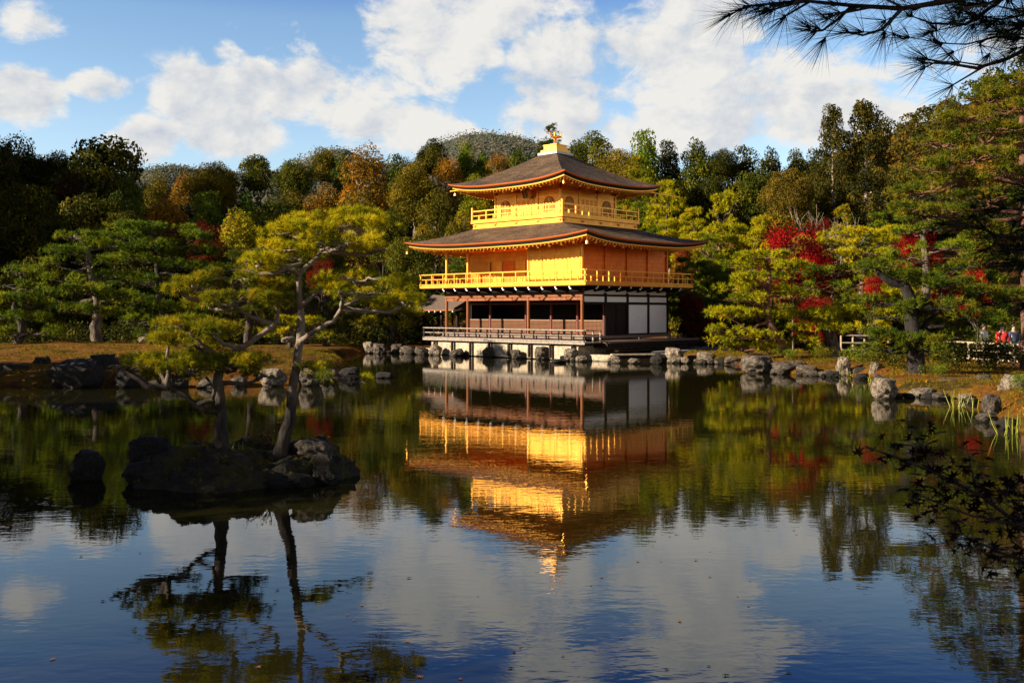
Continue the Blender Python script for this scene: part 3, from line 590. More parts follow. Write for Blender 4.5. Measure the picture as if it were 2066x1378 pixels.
def top_storey():
    q = 1.053; hb = H3 + q; fl = 8.46
    b = MB(); b.box(CXX - hb, CXX + hb, CYY - hb, CYY + hb, 8.32, fl); prt(b, 'balcony', 'gold')
    g = hb - .12
    b = MB(); b.box(CXX - g, CXX + g, CYY - g, CYY + g, 7.86, 8.318); p = prt(b, 'balcony_skirt', 'gold'); b = MB()
    b.box(CXX - g - .03, CXX + g + .03, CYY - g - .03, CYY + g + .03, 7.99, 8.05); prt(b, 'skirt_moulding', 'gold_trim', p)
    for k in range(2):
        for i in range(5):
            s = -g + .15 + (2 * g - .3) * i / 4; b = MB()
            if k == 0: b.bar((CXX + s - .16, CYY - g - .02, 8.20), (CXX + s + .16, CYY - g - .02, 8.20), .06, .05); b.bar((CXX + s, CYY - g - .03, 8.10), (CXX + s, CYY - g - .03, 8.19), .08, .07)
            else: b.bar((CXX + g + .02, CYY + s - .16, 8.20), (CXX + g + .02, CYY + s + .16, 8.20), .06, .05); b.bar((CXX + g + .03, CYY + s, 8.10), (CXX + g + .03, CYY + s, 8.19), .08, .07)
            prt(b, 'skirt_bracket', 'gold_deep_shade', p)
    h = hb - .08
    railing((CXX - h, CXX + h, CYY - h, CYY + h), fl, .64, 'gold_trim', 1.22, post=.11, proj=0, posttop=.24, name='balcony_railing')
    wt = 10.42
    b = MB(); b.box(CXX - H3 + .06, CXX + H3 - .06, CYY - H3 + .06, CYY + H3 - .06, fl, wt); prt(b, 'wall', 'gold')
    for i in range(4):
        s = -H3 + .08 + (2 * H3 - .16) * i / 3
        for (x, y) in {(CXX + s, CYY - H3 + .05), (CXX + H3 - .05, CYY + s), (CXX + s, CYY + H3 - .05), (CXX - H3 + .05, CYY + s)}:
            if i in (0, 3) or True:
                b = MB(); b.tube([(x, y, fl), (x, y, wt)], .08, 8); prt(b, 'post', 'gold_trim')
    for (z, hh) in ((10.02, .1), (fl + .06, .12), (9.72, .05)):
        b = MB(); b.box(CXX - H3 + .02, CXX + H3 - .02, CYY - H3 + .02, CYY - H3 + .058, z, z + hh); prt(b, 'tie_beam', 'gold_trim'); b = MB(); b.box(CXX + H3 - .058, CXX + H3 - .02, CYY - H3 + .06, CYY + H3 - .06, z, z + hh); prt(b, 'tie_beam', 'gold_trim')
    def arch_window(face, s):
        """cusped arch window: frame, dark opening, bars"""
        w2, z0, z1 = .41, fl + .38, fl + 1.1
        def pt(a, z, o):
            return (CXX + s + a, CYY - H3 + .06 - o, z) if face == 0 else (CXX + H3 - .06 + o, CYY + s + a, z)
        out = [(-w2, z0), (-w2 * .97, z0 + .4)]
        for i in range(13):
            t = math.pi * (1 - i / 12); r = 1 + .06 * abs(math.sin(t * 2.5)); out.append((w2 * .95 * math.cos(t) * (1 if abs(math.cos(t)) > .05 else 1), z0 + .46 + .40 * math.sin(t) * r))
        out += [(w2 * .97, z0 + .4), (w2, z0)]
        fr = MB(); fr.tube([pt(a, z, .03) for a, z in out] , .034, 6); root = prt(fr, 'window', 'gold_deep_shade')
        pm = MB(); V = [pt(a, z, .006) for a, z in out]; V2 = [pt(a, z, .0) for a, z in out]; n = len(V); pm.add(V, [tuple(range(n)) if face == 0 else tuple(range(n))]); prt(pm, 'pane', 'window_paper', root)
        bm_ = MB()
        for i in range(1, 10):
            a = -w2 + 2 * w2 * i / 10; zt = z0 + .46 + .38 * math.sqrt(max(0, 1 - (a / (w2 * .97)) ** 2)); bm_.bar(pt(a, z0, .02), pt(a, zt, .02), .016 if i != 5 else .05, .016)
        for z in (z0 + .12, z0 + .5): bm_.bar(pt(-w2, z, .02), pt(w2, z, .02), .02, .02)
        prt(bm_, 'bars', 'gold_trim', root)
    mat('window_paper', (.17, .11, .07), .8)
    for f in (0, 1):
        for s in (-1.83, 1.83): arch_window(f, s)
    def panel_door(face, a0, a1):
        def bx(b, p, q, z, zz, o0, o1):
            if face == 0: b.box(CXX + p, CXX + q, CYY - H3 + .06 - o1, CYY - H3 + .06 - o0, z, zz)
            else: b.box(CXX + H3 - .06 + o0, CXX + H3 - .06 + o1, CYY + p, CYY + q, z, zz)
        b = MB(); bx(b, a0, a1, fl + .2, 9.70, .004, .03); root = prt(b, 'door', 'gold'); b = MB()
        for k in range(3): z = fl + .2 + k * .42; 
        bx(b, a0, a0 + .05, fl + .2, 9.7, .031, .05); bx(b, a1 - .05, a1, fl + .2, 9.7, .031, .05)
        for z in (fl + .2, fl + .62, fl + .80, 9.65): bx(b, a0 + .05, a1 - .05, z, z + .05, .031, .048)
        prt(b, 'door_frame', 'gold_trim', root); b = MB()
        for i in range(1, 5): a = a0 + (a1 - a0) * i / 5; bx(b, a - .012, a + .012, fl + .85, 9.65, .031, .04)
        for i in range(1, 6): z = fl + .85 + .8 * .5 * i / 3; 
        for i in range(1, 4): z = 9.25 + i * .1; bx(b, a0 + .05, a1 - .05, z - .01, z + .01, .041, .046)
        prt(b, 'door_lattice', 'gold_deep_shade', root)
    for f in (0, 1):
        for (a, c) in ((-.80, -.41), (-.40, -.01), (.01, .40), (.41, .80)): panel_door(f, a, c)
    # bracket clusters under the eaves
    for i in range(4):
        s = -H3 + .08 + (2 * H3 - .16) * i / 3
        for f in (0, 1):
            b = MB()
            for k in range(3):
                e = .16 + k * .14; z = 10.12 + k * .09; w_ = .26 - k * .02 + k * .10
                if f == 0: b.box(CXX + s - w_ / 2, CXX + s + w_ / 2, CYY - H3 + .0 - e, CYY - H3 + .055, z, z + .075)
                else: b.box(CXX + H3 - .055, CXX + H3 + e, CYY + s - w_ / 2, CYY + s + w_ / 2, z, z + .075)
            prt(b, 'bracket', 'gilt_orange')
    o = 2.089; a = H3 + o
    r, side = roof('upper_roof', (CXX - a, CXX + a, CYY - a, CYY + a), (CXX - .62, CXX + .62, CYY - .62, CYY + .62), 10.50, 12.80, .36, 1.28, pav, thick=.14, ax=3.0)
    soffit(side, (CXX - H3, CXX + H3, CYY - H3, CYY + H3), 10.42, r, .24, .32, .27)
    # ridge pedestal
    b = MB()
    b.box(CXX - .80, CXX + .80, CYY - .80, CYY + .80, 12.70, 12.84); prt(b, 'pedestal', 'lead_white')
    b = MB(); b.box(CXX - .66, CXX + .66, CYY - .66, CYY + .66, 12.842, 13.02); b.box(CXX - .52, CXX + .52, CYY - .52, CYY + .52, 13.022, 13.30); b.box(CXX - .56, CXX + .56, CYY - .56, CYY + .56, 13.302, 13.36); prt(b, 'pedestal', 'gold_trim')
    # name plaque over the south doors, tilted forward
    pc = Vector((CXX + .25, CYY - H3 - .40, 9.98)); pl = MB(); pl.bar(pc + Vector((0, .10, -.28)), pc + Vector((0, -.10, .28)), .44, .05); root = prt(pl, 'plaque', 'lacquer')
    g_ = MB(); up = Vector((0, -.20, .56)).normalized(); nr = Vector((0, -.56, -.20)).normalized(); f0 = pc + nr * .028
    def st(x0, z0, x1, z1, w_=.03): g_.bar(f0 + Vector((x0, 0, 0)) + up * z0, f0 + Vector((x1, 0, 0)) + up * z1, w_, .012)
    for a_ in ((-.20, -.27, -.20, .27), (.20, -.27, .20, .27), (-.20, .27, .20, .27), (-.20, -.27, .20, -.27)): st(*a_)
    # the three characters of the board, in strokes
    for (bz, strokes) in ((.16, [(-.08, .05, .08, .05), (0, .08, 0, .05), (-.08, .02, -.03, -.01), (.08, .02, .03, -.01), (-.06, -.02, .05, -.02), (.05, -.02, .06, -.06), (-.01, .0, -.06, -.07)]),
                          (-.01, [(-.07, .06, .07, .06), (0, .085, 0, .06), (-.04, .05, -.05, .03), (-.07, .025, .07, .025), (-.05, .0, .05, .0), (-.05, .0, -.05, -.035), (.05, .0, .05, -.035), (-.05, -.035, .05, -.035), (-.02, -.035, -.06, -.07), (.02, -.035, .07, -.07)]),
                          (-.17, [(-.09, .05, -.02, .05), (-.055, .05, -.055, -.05), (0, .06, .09, .06), (.02, .035, .02, -.03), (.075, .035, .075, -.03), (.02, .035, .075, .035), (.02, .0, .075, .0), (.02, -.03, .075, -.03), (.03, -.04, .0, -.07), (.065, -.04, .09, -.07)])):
        for s_ in strokes: st(s_[0], bz + s_[1], s_[2], bz + s_[3], .011)
    prt(g_, 'plaque_lettering', 'gold_trim', root)
    sd = MB(); sd.bar(pc + Vector((.36, .12, -.16)), pc + Vector((.36, .0, .22)), .2, .04); prt(sd, 'plaque_wing', 'gilt_orange', root)
mat('lead_white', (.62, .62, .60), .5); mat('lacquer', (.01, .01, .01), .3); mat('gilt_orange', (.70, .22, .03), .4, .45)
top_storey()
def corner_chain():
    for (x, y) in ((1.7, -1.7), (-S_ - 1.7, -1.7), (1.7, E_ + 1.7)):
        b = MB(); b.tube([(x, y, 6.83), (x, y, 6.62)], .012, 4); b.tube([(x, y, 6.64), (x, y, 6.60), (x, y, 6.45)], [.03, .07, .09], 8); prt(b, 'wind_bell', 'gold_trim')
    e = H3 + 1.75
    for (sx, sy) in ((1, -1), (-1, -1), (1, 1)):
        x, y = CXX + sx * e, CYY + sy * e; b = MB(); b.tube([(x, y, 10.5), (x, y, 10.28)], .012, 4); b.tube([(x, y, 10.30), (x, y, 10.26), (x, y, 10.12)], [.03, .06, .08], 8); prt(b, 'wind_bell', 'gold_trim')
    # long gilded gutter pole under the upper east eave
    b = MB(); b.bar((CXX + H3 + 1.4, CYY + H3 + .6, 10.42), (CXX + H3 + 1.9, CYY + H3 + 4.2, 10.28), .07, .06); b.bar((CXX - H3 - 2.2, CYY - H3 - 1.75, 10.44), (CXX + H3 + 1.4, CYY - H3 - 1.75, 10.50), .07, .05); prt(b, 'gutter', 'gold_trim')
corner_chain()
def phoenix():
    c = pav_w(CXX, CYY, 13.36); root = tag(empty('phoenix_statue', c, -AN - .5), 'gilded phoenix statue with raised wings on the roof top pedestal', 'statue')
    def ell(mb, c, r, n=12, m=8, rot=None):
        V = [];
        for i in range(m + 1):
            t = math.pi * i / m
            for j in range(n):
                a = 2 * math.pi * j / n; v = Vector((r[0] * math.sin(t) * math.cos(a), r[1] * math.sin(t) * math.sin(a), r[2] * math.cos(t)))
                if rot: v = rot @ v
                V.append(v + Vector(c))
        mb.add(V, [(i * n + j, i * n + (j + 1) % n, (i + 1) * n + (j + 1) % n, (i + 1) * n + j) for i in range(m) for j in range(n)])
    b = MB(); b.tube([(.02, 0, .30), (.0, 0, .36), (-.04, 0, .44), (-.10, 0, .52), (-.13, 0, .62), (-.10, 0, .72), (-.09, 0, .80), (-.14, 0, .845), (-.22, 0, .83)],
                     [.03, .09, .125, .11, .07, .048, .055, .05, .008], 10)
    b.tube([(-.08, 0, .84), (-.03, 0, .93), (-.06, 0, .97)], [.03, .02, .004], 6); b.tube([(-.09, 0, .85), (-.09, 0, .95)], [.025, .004], 6); prt(b, 'body', 'gold_trim', root, True)
    for s in (-1, 1):
        b = MB(); b.tube([(-.02, s * .05, .38), (-.0, s * .055, .22), (-.03, s * .055, .02)], [.045, .018, .014], 6); b.bar((-.09, s * .055, .012), (.05, s * .055, .012), .03, .022); prt(b, 'leg', 'gold_trim', root)
        b = MB()
        for i in range(8):
            t = i / 7; tip = Vector((.02 + .34 * t, s * (.30 + .16 * (1 - t)), .93 - .40 * t ** 1.3)); a = Vector((-.06 + .08 * t, s * .09, .50 - .05 * t))
            b.tube([a, a.lerp(tip, .5) + Vector((0, s * .05, -.01)), tip], [.028, .034, .008], 5)
        prt(b, 'wing', 'gold', root)
    b = MB()
    for i in range(9):
        s = (i - 4) / 4; b.tube([(.04, s * .03, .40), (.22, s * .10, .52), (.42, s * .18, .56 - .05 * abs(s)), (.60, s * .25, .46 - .12 * abs(s))], [.03, .03, .028, .008], 5)
    prt(b, 'tail', 'gold', root)
phoenix()
# fishing pavilion to the west
def fishing():
    root = tag(empty('fishing_deck', (NX, NY, 0), -AN), 'small open roofed deck beside the west end of the golden pavilion', 'pavilion')
    x0, x1, y0, y1 = -S_ - 4.6, -S_ - .95, 2.3, 5.0
    b = MB(); n = 10
    V = []; ym = (y0 + y1) / 2
    for i in range(n + 1):
        x = x0 - .5 + (x1 - x0 + .6) * i / n
        for (y, z) in ((y0 - .7, 2.88), (y0 + .1, 3.22), (ym, 3.85), (y1 - .1, 3.22), (y1 + .7, 2.88)):
            up = .10 * abs(2 * i / n - 1) ** 3; V += [(x, y, z + up), (x, y, z - .10 + up)]
    Fc = []
    for i in range(n):
        for k in range(4):
            a, c = (i * 5 + k) * 2, ((i + 1) * 5 + k) * 2; Fc += [(a, c, c + 2, a + 2), (a + 1, a + 3, c + 3, c + 1)]
        a, c = i * 10, (i + 1) * 10; Fc += [(a, a + 1, c + 1, c), (a + 8, c + 8, c + 9, a + 9)]
    for a in (0, n * 10): Fc += [(a + 2 * k, a + 2 * k + 1, a + 2 * k + 3, a + 2 * k + 2) for k in range(4)]
    b.add(V, Fc); r = b.build('roof', M['roof_small'], root)
    b = MB(); b.bar((x0 - .5, y0 - .72, 2.84), (x1 + .1, y0 - .72, 2.84), .06, .09); b.build('eave_board', M['wood_red'], r)
    b = MB()
    for i in range(8): x = x0 - .4 + i * .58; b.bar((x, y0 - .74, 2.74), (x, y0 + .1, 2.98), .08, .08)
    b.build('rafters', M['plaster'], r)
    for x in (x0, (x0 + x1) / 2, x1 - .3):
        for y in (y0, y1): b = MB(); b.box(x - .07, x + .07, y - .07, y + .07, -.4, 3.1); b.build('post', M['wood_dark'], root)
    b = MB(); b.box(x0 - .2, x1 - .02, y0 - .2, y1 + .2, 1.0, 1.1); b.build('deck', M['wood_deck'], root)
    b = MB()
    for z in (1.45, 1.75): b.bar((x0, y0 - .12, z), (x1 - .1, y0 - .12, z), .06, .06); b.bar((x0 - .1, y0, z), (x0 - .1, y1, z), .06, .06)
    b.bar((x0, y0, 2.75), (x1, y0, 2.75), .12, .14); b.bar((x0, y1, 2.75), (x1, y1, 2.75), .12, .14)
    b.build('railing', M['wood_dark'], root)
fishing()
# stone terrace
def terrace():
    pts = [terr_front[0], W(950, 716), W(1060, 721), terr_front[1], terr_front[2]]
    p = [Vector((*q, 0)) for q in pts]
    side = [W(1352, 729), W(1362, 718)]
    loop = [(v.x, v.y) for v in p] + side
    back = [pav_w(-1.0, E_ * .8), pav_w(-S_ + .5, E_ * .3)]
    loop += [(v.x, v.y) for v in back]
    me = bpy.data.meshes.new('stone_terrace'); bm_ = bmesh.new()
    vs = [bm_.verts.new((x, y, -.6)) for x, y in loop]; f = bm_.faces.new(vs); r = bmesh.ops.extrude_face_region(bm_, geom=[f])
    for v in r['geom']:
        if isinstance(v, bmesh.types.BMVert): v.co.z = .36
    bmesh.ops.recalc_face_normals(bm_, faces=bm_.faces); bmesh.ops.bevel(bm_, geom=[e for e in bm_.edges if all(v.co.z > .3 for v in e.verts)], offset=.04, segments=2, affect='EDGES')
    bm_.to_mesh(me); root = tag(link('stone_terrace', me, M['terrace_stone']), 'pale stone terrace the golden pavilion stands on, edged by the pond', 'terrace')
    b = MB(); a, c = Vector((*pts[-1], .36)), Vector((*side[0], .36)); d = (c - a).normalized()
    b.bar(a + d * .05 + Vector((0, .1, .035)), c + Vector((0, .1, .035)), .5, .06); b.build('coping', M['terrace_stone'], root)
    b = MB(); a, c = Vector((*pts[-1], .1)), Vector((*side[0], .1)); b.bar(a + d * .3 + Vector((0, -.03, 0)), c + Vector((0, -.03, 0)), .08, .42); b.build('shade_strip', M['wood_dark'], root)  # dark strip added as the shade on the terrace's side face
terrace()
def gravel_bay():
    pts = [pav_w(2.6, 3.0), (*W(1420, 722),), (*W(1480, 722),), (*W(1500, 706),), (*W(1420, 701),)]
    V = [(q[0], q[1], .47) for q in pts]; V2 = [(q[0], q[1], .1) for q in pts]; n = len(V)
    me = bpy.data.meshes.new('gravel_path'); me.from_pydata(V + V2, [], [tuple(range(n))] + [(i, i + n, (i + 1) % n + n, (i + 1) % n) for i in range(n)])
    mat('gravel', (.34, .34, .36), .9, noise=((.22, .22, .22), 20, .4, .6), bump=(30, .02)); tag(link('gravel_path', me, M['gravel']), kind='structure')
gravel_bay()
# ------------------------------------------------------------------ trees
def curve(a, b, sag=0.0, n=5, wob=0.0, rg=rng):
    a, b = Vector(a), Vector(b); o = []
    for i in range(n + 1):
        t = i / n; p = a.lerp(b, t); p.z += sag * math.sin(math.pi * t)
        if 0 < i < n and wob: p += Vector(rg.normal(0, wob, 3))
        o.append(p)
    return o
def pad_tufts(pads, dens, puff, rg, up=.55):
    """cloud pads -> tuft centres. pads: (centre, rx, ry, rz)"""
    C = []; A = []; T = []
    for (c, rx, ry, rz) in pads:
        npf = max(4, int(dens * rx * ry * 3.1 / (puff * puff)))
        th = rg.uniform(0, 2 * np.pi, npf); r = np.sqrt(rg.uniform(0, 1, npf)) * (1 + .12 * np.sin(3 * th + rg.uniform(0, 6)) + .08 * np.sin(5 * th + rg.uniform(0, 6)))
        z = np.sqrt(np.clip(1 - (r / 1.25) ** 2, 0, 1)) * rz * rg.uniform(.35, 1.0, npf) - rz * .25
        pc = np.stack([c[0] + rx * r * np.cos(th), c[1] + ry * r * np.sin(th), c[2] + z], -1)
        pt = rg.normal(.5, .24, npf)
        for k in range(npf):
            if mnoise.noise(Vector(pc[k]) / (puff * 2.6)) < -.04: continue
            m = 9; d = unit(rg.normal(size=(m, 3)) + (0, 0, up)); q = pc[k] + d * puff * rg.uniform(.45, 1.0, (m, 1)) * (1, 1, .62)
            C.append(q); A.append(unit(d * 1.0 + (0, 0, .6))); T.append(np.full(m, pt[k]))
    return np.concatenate(C), np.concatenate(A), np.concatenate(T).clip(0, 1)
def pine(label, cat, trunk, radii, pads, needle, K, Ln, wd, puff, dens, mats=('pine_green', 'bark'), seed=1, group=None, limbs=(), name='pine_tree', spread=.8, branch_r=.35):
    rg = np.random.default_rng(seed); base = Vector(trunk[0])
    root = tag(empty(name, base), label, cat, group)
    mb = MB(); T0 = [Vector(p) - base for p in trunk]
    # resample trunk smoothly
    tp, tr = [], []
    for i in range(len(T0) - 1):
        p0 = T0[max(i - 1, 0)]; p1, p2 = T0[i], T0[i + 1]; p3 = T0[min(i + 2, len(T0) - 1)]
        for k in range(4):
            t = k / 4; q = .5 * ((2 * p1) + (p2 - p0) * t + (2 * p0 - 5 * p1 + 4 * p2 - p3) * t * t + (3 * p1 - p0 - 3 * p2 + p3) * t ** 3)
            tp.append(q + Vector(rg.normal(0, radii[i] * .08, 3))); tr.append(radii[i] * (1 - t) + radii[i + 1] * t)
    tp.append(T0[-1]); tr.append(radii[-1]); tp.insert(0, tp[0] + Vector((0, 0, -.35))); tr.insert(0, tr[0] * 1.35)
    mb.tube(tp, tr, 9)
    for (pts, r0, r1) in limbs:
        q = [Vector(p) - base for p in pts]; fine = []
        for i in range(len(q) - 1):
            for k in range(3): fine.append(q[i].lerp(q[i + 1], k / 3) + Vector(rg.normal(0, r0 * .12, 3)))
        fine.append(q[-1]); n = len(fine); mb.tube(fine, [r0 + (r1 - r0) * i / (n - 1) for i in range(n)], 7)
    nodes = tp + [Vector(p) - base for l in limbs for p in l[0]]
    P2 = [(Vector(c) - base, rx, ry, rz) for (c, rx, ry, rz) in pads]
    for (c, rx, ry, rz) in P2:
        c0 = c + Vector((0, 0, -rz * .3)); lower = [n_ for n_ in nodes if n_.z < c0.z + .1] or nodes
        st = min(lower, key=lambda n_: (n_ - c0).length + abs(n_.z - c0.z) * .3); rr = min(tr[0] * branch_r, .05 + .035 * (c0 - st).length)
        if (st - c0).length > .25: cv = curve(st, c0, -.08 * (c0 - st).length, 5, .03 * (c0 - st).length, rg); rr *= .75; mb.tube(cv, [rr * (1 - .5 * i / 5) for i in range(6)], 6)
        for k in range(max(5, int(8 * math.sqrt(rx * ry)))):
            a = rg.uniform(0, 2 * math.pi); e = c + Vector((math.cos(a) * rx * .8, math.sin(a) * ry * .8, -rz * .02)); mb.tube(curve(c0, e, .03, 4, .05 * rx, rg), [rr * .5, rr * .4, rr * .3, rr * .2, rr * .1], 5, False)
    mb.build('trunk', M[mats[1]], root, True)
    C, A, T = pad_tufts(P2, dens, puff, rg)
    V, tri, t = needles(C, A, T, K, Ln, wd, spread, rg)
    link('crown', fast_mesh('crown', V, tri, t), M[mats[0]], root)
    return root
# --- the islet and its two pines
IY = 16.3
def islet():
    xa, xb = (250 - CX) / F * IY, (684 - CX) / F * IY; cx_, cy_ = (xa + xb) / 2, 16.75
    bm_ = bmesh.new(); bmesh.ops.create_icosphere(bm_, subdivisions=6, radius=1)
    for v in bm_.verts:
        p = v.co.copy(); a = math.atan2(p.y, p.x); rr = 1 + .10 * math.sin(3 * a + 1) + .05 * math.sin(7 * a)
        n = mnoise.fractal(p * 3.0, .8, 2.0, 6) * .26 + abs(mnoise.noise(p * 9)) * .16
        h = .52 if p.z > 0 else .5
        top = h * (abs(p.z) ** .55) * (1 if p.z > 0 else -1)
        v.co = Vector((p.x * rr * (xb - xa) / 2 * (1 + .25 * n), p.y * rr * 1.35 * (1 + .25 * n), top * (1 + .10 * math.sin(a * 2 + p.x * 3)) + n * .55 * (1 if p.z > -.2 else .2) * (.5 + abs(p.z)) - .06))
    me = bpy.data.meshes.new('islet'); bm_.to_mesh(me); bm_.free(); me.shade_smooth()
    o = link('islet', me, M['rock_moss']); o.location = (cx_, cy_, 0); tag(o, kind='structure')
    return o
ISL = islet()
isl_loc = ISL.location
def surf(o, x, y):
    h, loc, n, i = o.ray_cast(Vector((x, y, 5)) - o.location, Vector((0, 0, -1))); return loc.z + o.location.z if h else 0.3
bpy.context.view_layer.update()
def islet_moss():
    rg = np.random.default_rng(33); C = []; Nn = []
    for _ in range(5200):
        x, y = rg.uniform(isl_loc.x - 1.7, isl_loc.x + 1.8), rg.uniform(isl_loc.y - 1.6, isl_loc.y + 2)
        if mnoise.noise(Vector((x * 2.2, y * 2.2, 4))) < .05: continue
        h, loc, n, i = ISL.ray_cast(Vector((x, y, 5)) - ISL.location, Vector((0, 0, -1)))
        if h and loc.z > .05: C.append(list(loc + ISL.location)); Nn.append(list(n + Vector((0, 0, .3))))
    C = np.array(C); V, tri, t = needles(C, np.array(Nn), rg.uniform(0, 1, len(C)), 7, .045, .012, .8, rg); tag(link('islet_moss', fast_mesh('islet_moss', V, tri, t), M['moss_leaf']), kind='stuff')
islet_moss()
def Q(px, py, dy=0.0): return P(px, py, IY + dy)
def pd(px, py, dy, rxp, ry, rzp): return (Q(px, py, dy), rxp * IY / F, ry, rzp * IY / F)
b0 = Q(562, 905); b0.z = surf(ISL, b0.x, b0.y) - .02
pine('taller islet pine with pale leaning trunk and broad yellow green crown', 'pine tree',
     [b0, Q(583, 850), Q(592, 780), Q(600, 720, .05), Q(608, 660, .1), Q(604, 600, .05), Q(606, 552, 0), Q(640, 520, .1), Q(655, 490, .1), Q(690, 462, .2)],
     [.135, .092, .078, .07, .062, .048, .042, .036, .028, .02],
     [pd(735, 462, .1, 70, .75, 26), pd(665, 455, .5, 80, .8, 30), pd(700, 490, -.5, 75, .55, 24), pd(610, 470, -.1, 70, .7, 26), pd(752, 505, .2, 48, .6, 20), pd(560, 505, .1, 65, .65, 20), pd(525, 528, -.3, 50, .5, 16),
      pd(610, 520, .5, 60, .5, 18), pd(500, 545, .1, 40, .4, 13), pd(720, 440, .3, 55, .55, 16),
      pd(720, 565, 0, 75, .7, 22), pd(780, 578, .3, 62, .6, 22), pd(690, 590, -.45, 50, .45, 18), pd(810, 612, -.1, 45, .5, 20), pd(660, 575, .3, 35, .4, 16), pd(750, 625, .3, 45, .4, 14),
      pd(690, 762, -.1, 46, .35, 13), pd(720, 772, .0, 28, .25, 10), pd(640, 745, .1, 30, .25, 10)],
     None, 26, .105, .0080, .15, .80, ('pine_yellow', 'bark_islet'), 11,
     limbs=[([Q(604, 690, .05), Q(640, 665, -.1), Q(672, 648, -.15), Q(690, 620, -.1), Q(730, 600, 0), Q(790, 598, .1)], .048, .02), ([Q(606, 555), Q(580, 540, .1), Q(550, 528, .1), Q(520, 535, 0)], .05, .02),
            ([Q(600, 735), Q(640, 745, -.1), Q(700, 775, -.1)], .03, .012), ([Q(606, 620), Q(640, 590, .1), Q(670, 580, .3)], .04, .02)])
b0 = Q(447, 905); b0.z = surf(ISL, b0.x, b0.y) - .02
pine('shorter islet pine with dark upright trunk and low forked limb', 'pine tree',
     [b0, Q(446, 860), Q(444, 800), Q(440, 760), Q(452, 722, .1), Q(490, 700, .1), Q(520, 680, .1), Q(552, 655, .2), Q(560, 625, .2), Q(540, 600, .2)],
     [.16, .10, .09, .08, .06, .052, .046, .038, .03, .022],
     [pd(470, 565, .2, 75, .6, 22), pd(400, 580, .1, 55, .5, 20), pd(540, 580, .3, 50, .5, 20), pd(365, 590, -.1, 30, .35, 12), pd(480, 605, -.3, 60, .5, 16), pd(420, 615, .5, 45, .4, 14), pd(560, 610, .1, 35, .4, 14),
      pd(375, 660, .0, 55, .5, 20), pd(340, 690, -.3, 45, .4, 16), pd(430, 670, -.3, 50, .4, 18), pd(400, 700, .2, 50, .5, 16),
      pd(320, 735, .0, 62, .5, 26), pd(262, 742, .1, 42, .4, 20), pd(390, 745, -.35, 60, .45, 26), pd(460, 745, .0, 60, .5, 22), pd(350, 760, .3, 60, .4, 18), pd(425, 725, .3, 60, .45, 24), pd(520, 762, .2, 30, .4, 12), pd(235, 740, .0, 22, .25, 10), pd(500, 730, -.2, 40, .35, 12)],
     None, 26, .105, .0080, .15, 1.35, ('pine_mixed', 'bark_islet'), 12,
     limbs=[([Q(444, 832), Q(415, 828, -.1), Q(395, 815, -.15), Q(370, 795, -.2), Q(340, 782, -.25)], .06, .025), ([Q(400, 815, -.15), Q(430, 805, -.2), Q(433, 785, -.2), Q(415, 760, -.2)], .045, .02),
            ([Q(552, 655, .2), Q(510, 640, .2), Q(470, 620, .2), Q(400, 605, .1)], .045, .02)])
# --- rocks
def rock_mesh(seed, sub=4, rough=1.0):
    bm_ = bmesh.new(); bmesh.ops.create_icosphere(bm_, subdivisions=sub, radius=1); o = Vector((seed * 7.3, seed * 3.1, seed * 1.7))
    for v in bm_.verts:
        p = v.co.copy(); n = mnoise.fractal(p * 1.2 + o, 1.0, 2.0, 5) * .30 + (abs(mnoise.noise(p * 2.6 + o)) - .2) * .35 + abs(mnoise.noise(p * 6 + o)) * .10
        q = p * (1 + n * rough); q.x = max(-.95, min(.95, q.x * 1.05)); q.z = max(-1, min(.92, q.z)); v.co = q
    me = bpy.data.meshes.new('rock'); bm_.to_mesh(me); bm_.free(); me.shade_smooth(); return me
RM = [rock_mesh(i) for i in range(8)]
ri = [0]
def rock(px, pyb, wpx, hpx, label, m='rock', group=None, Y=None, dx=0, depth=.8, base=None):
    """rock whose foot is at picture bearing (px, pyb) on the water or ground at distance Y"""
    if Y is None: Y = F * CZ / (pyb - YH)
    k = ri[0]; ri[0] += 1; rg = np.random.default_rng(100 + k); s = Y / F; x = (px - CX) * s; z0 = CZ + (YH - pyb) * s
    rx, hz = wpx * s / 2, hpx * s; o = link('rock', RM[k % 8], M[m]); o.scale = (rx * 1.08, rx * depth, hz * .56)
    o.location = (x, Y + rx * depth * .55, z0 + hz * .40); o.rotation_euler = (rg.normal(0, .12), rg.normal(0, .12), rg.uniform(-.5, .5) + (math.pi if k % 2 else 0))
    tag(o, label, 'rock', group); return o
rock(300, 955, 82, 78, 'black slab rock standing upright at the left end of the islet', 'rock_dark', Y=16.9)
rock(171, 968, 62, 62, 'black boulder alone in the water left of the islet', 'rock_dark', Y=16.4)
rock(508, 912, 60, 24, 'pale rock lying between the two islet pine trunks', 'rock_pale', Y=17.2)
rock(625, 925, 80, 40, 'flat topped grey rock on the right end of the islet', 'rock', Y=16.3)
rock(655, 975, 55, 60, 'mossy dark rock at the right waterline of the islet', 'rock_moss', Y=16.0)
rock(290, 975, 90, 45, 'low grey rock at the left waterline of the islet', 'rock_dark', Y=15.9)
rock(775, 763, 34, 12, 'small dark rock alone in the water off the left bank', 'rock_dark')
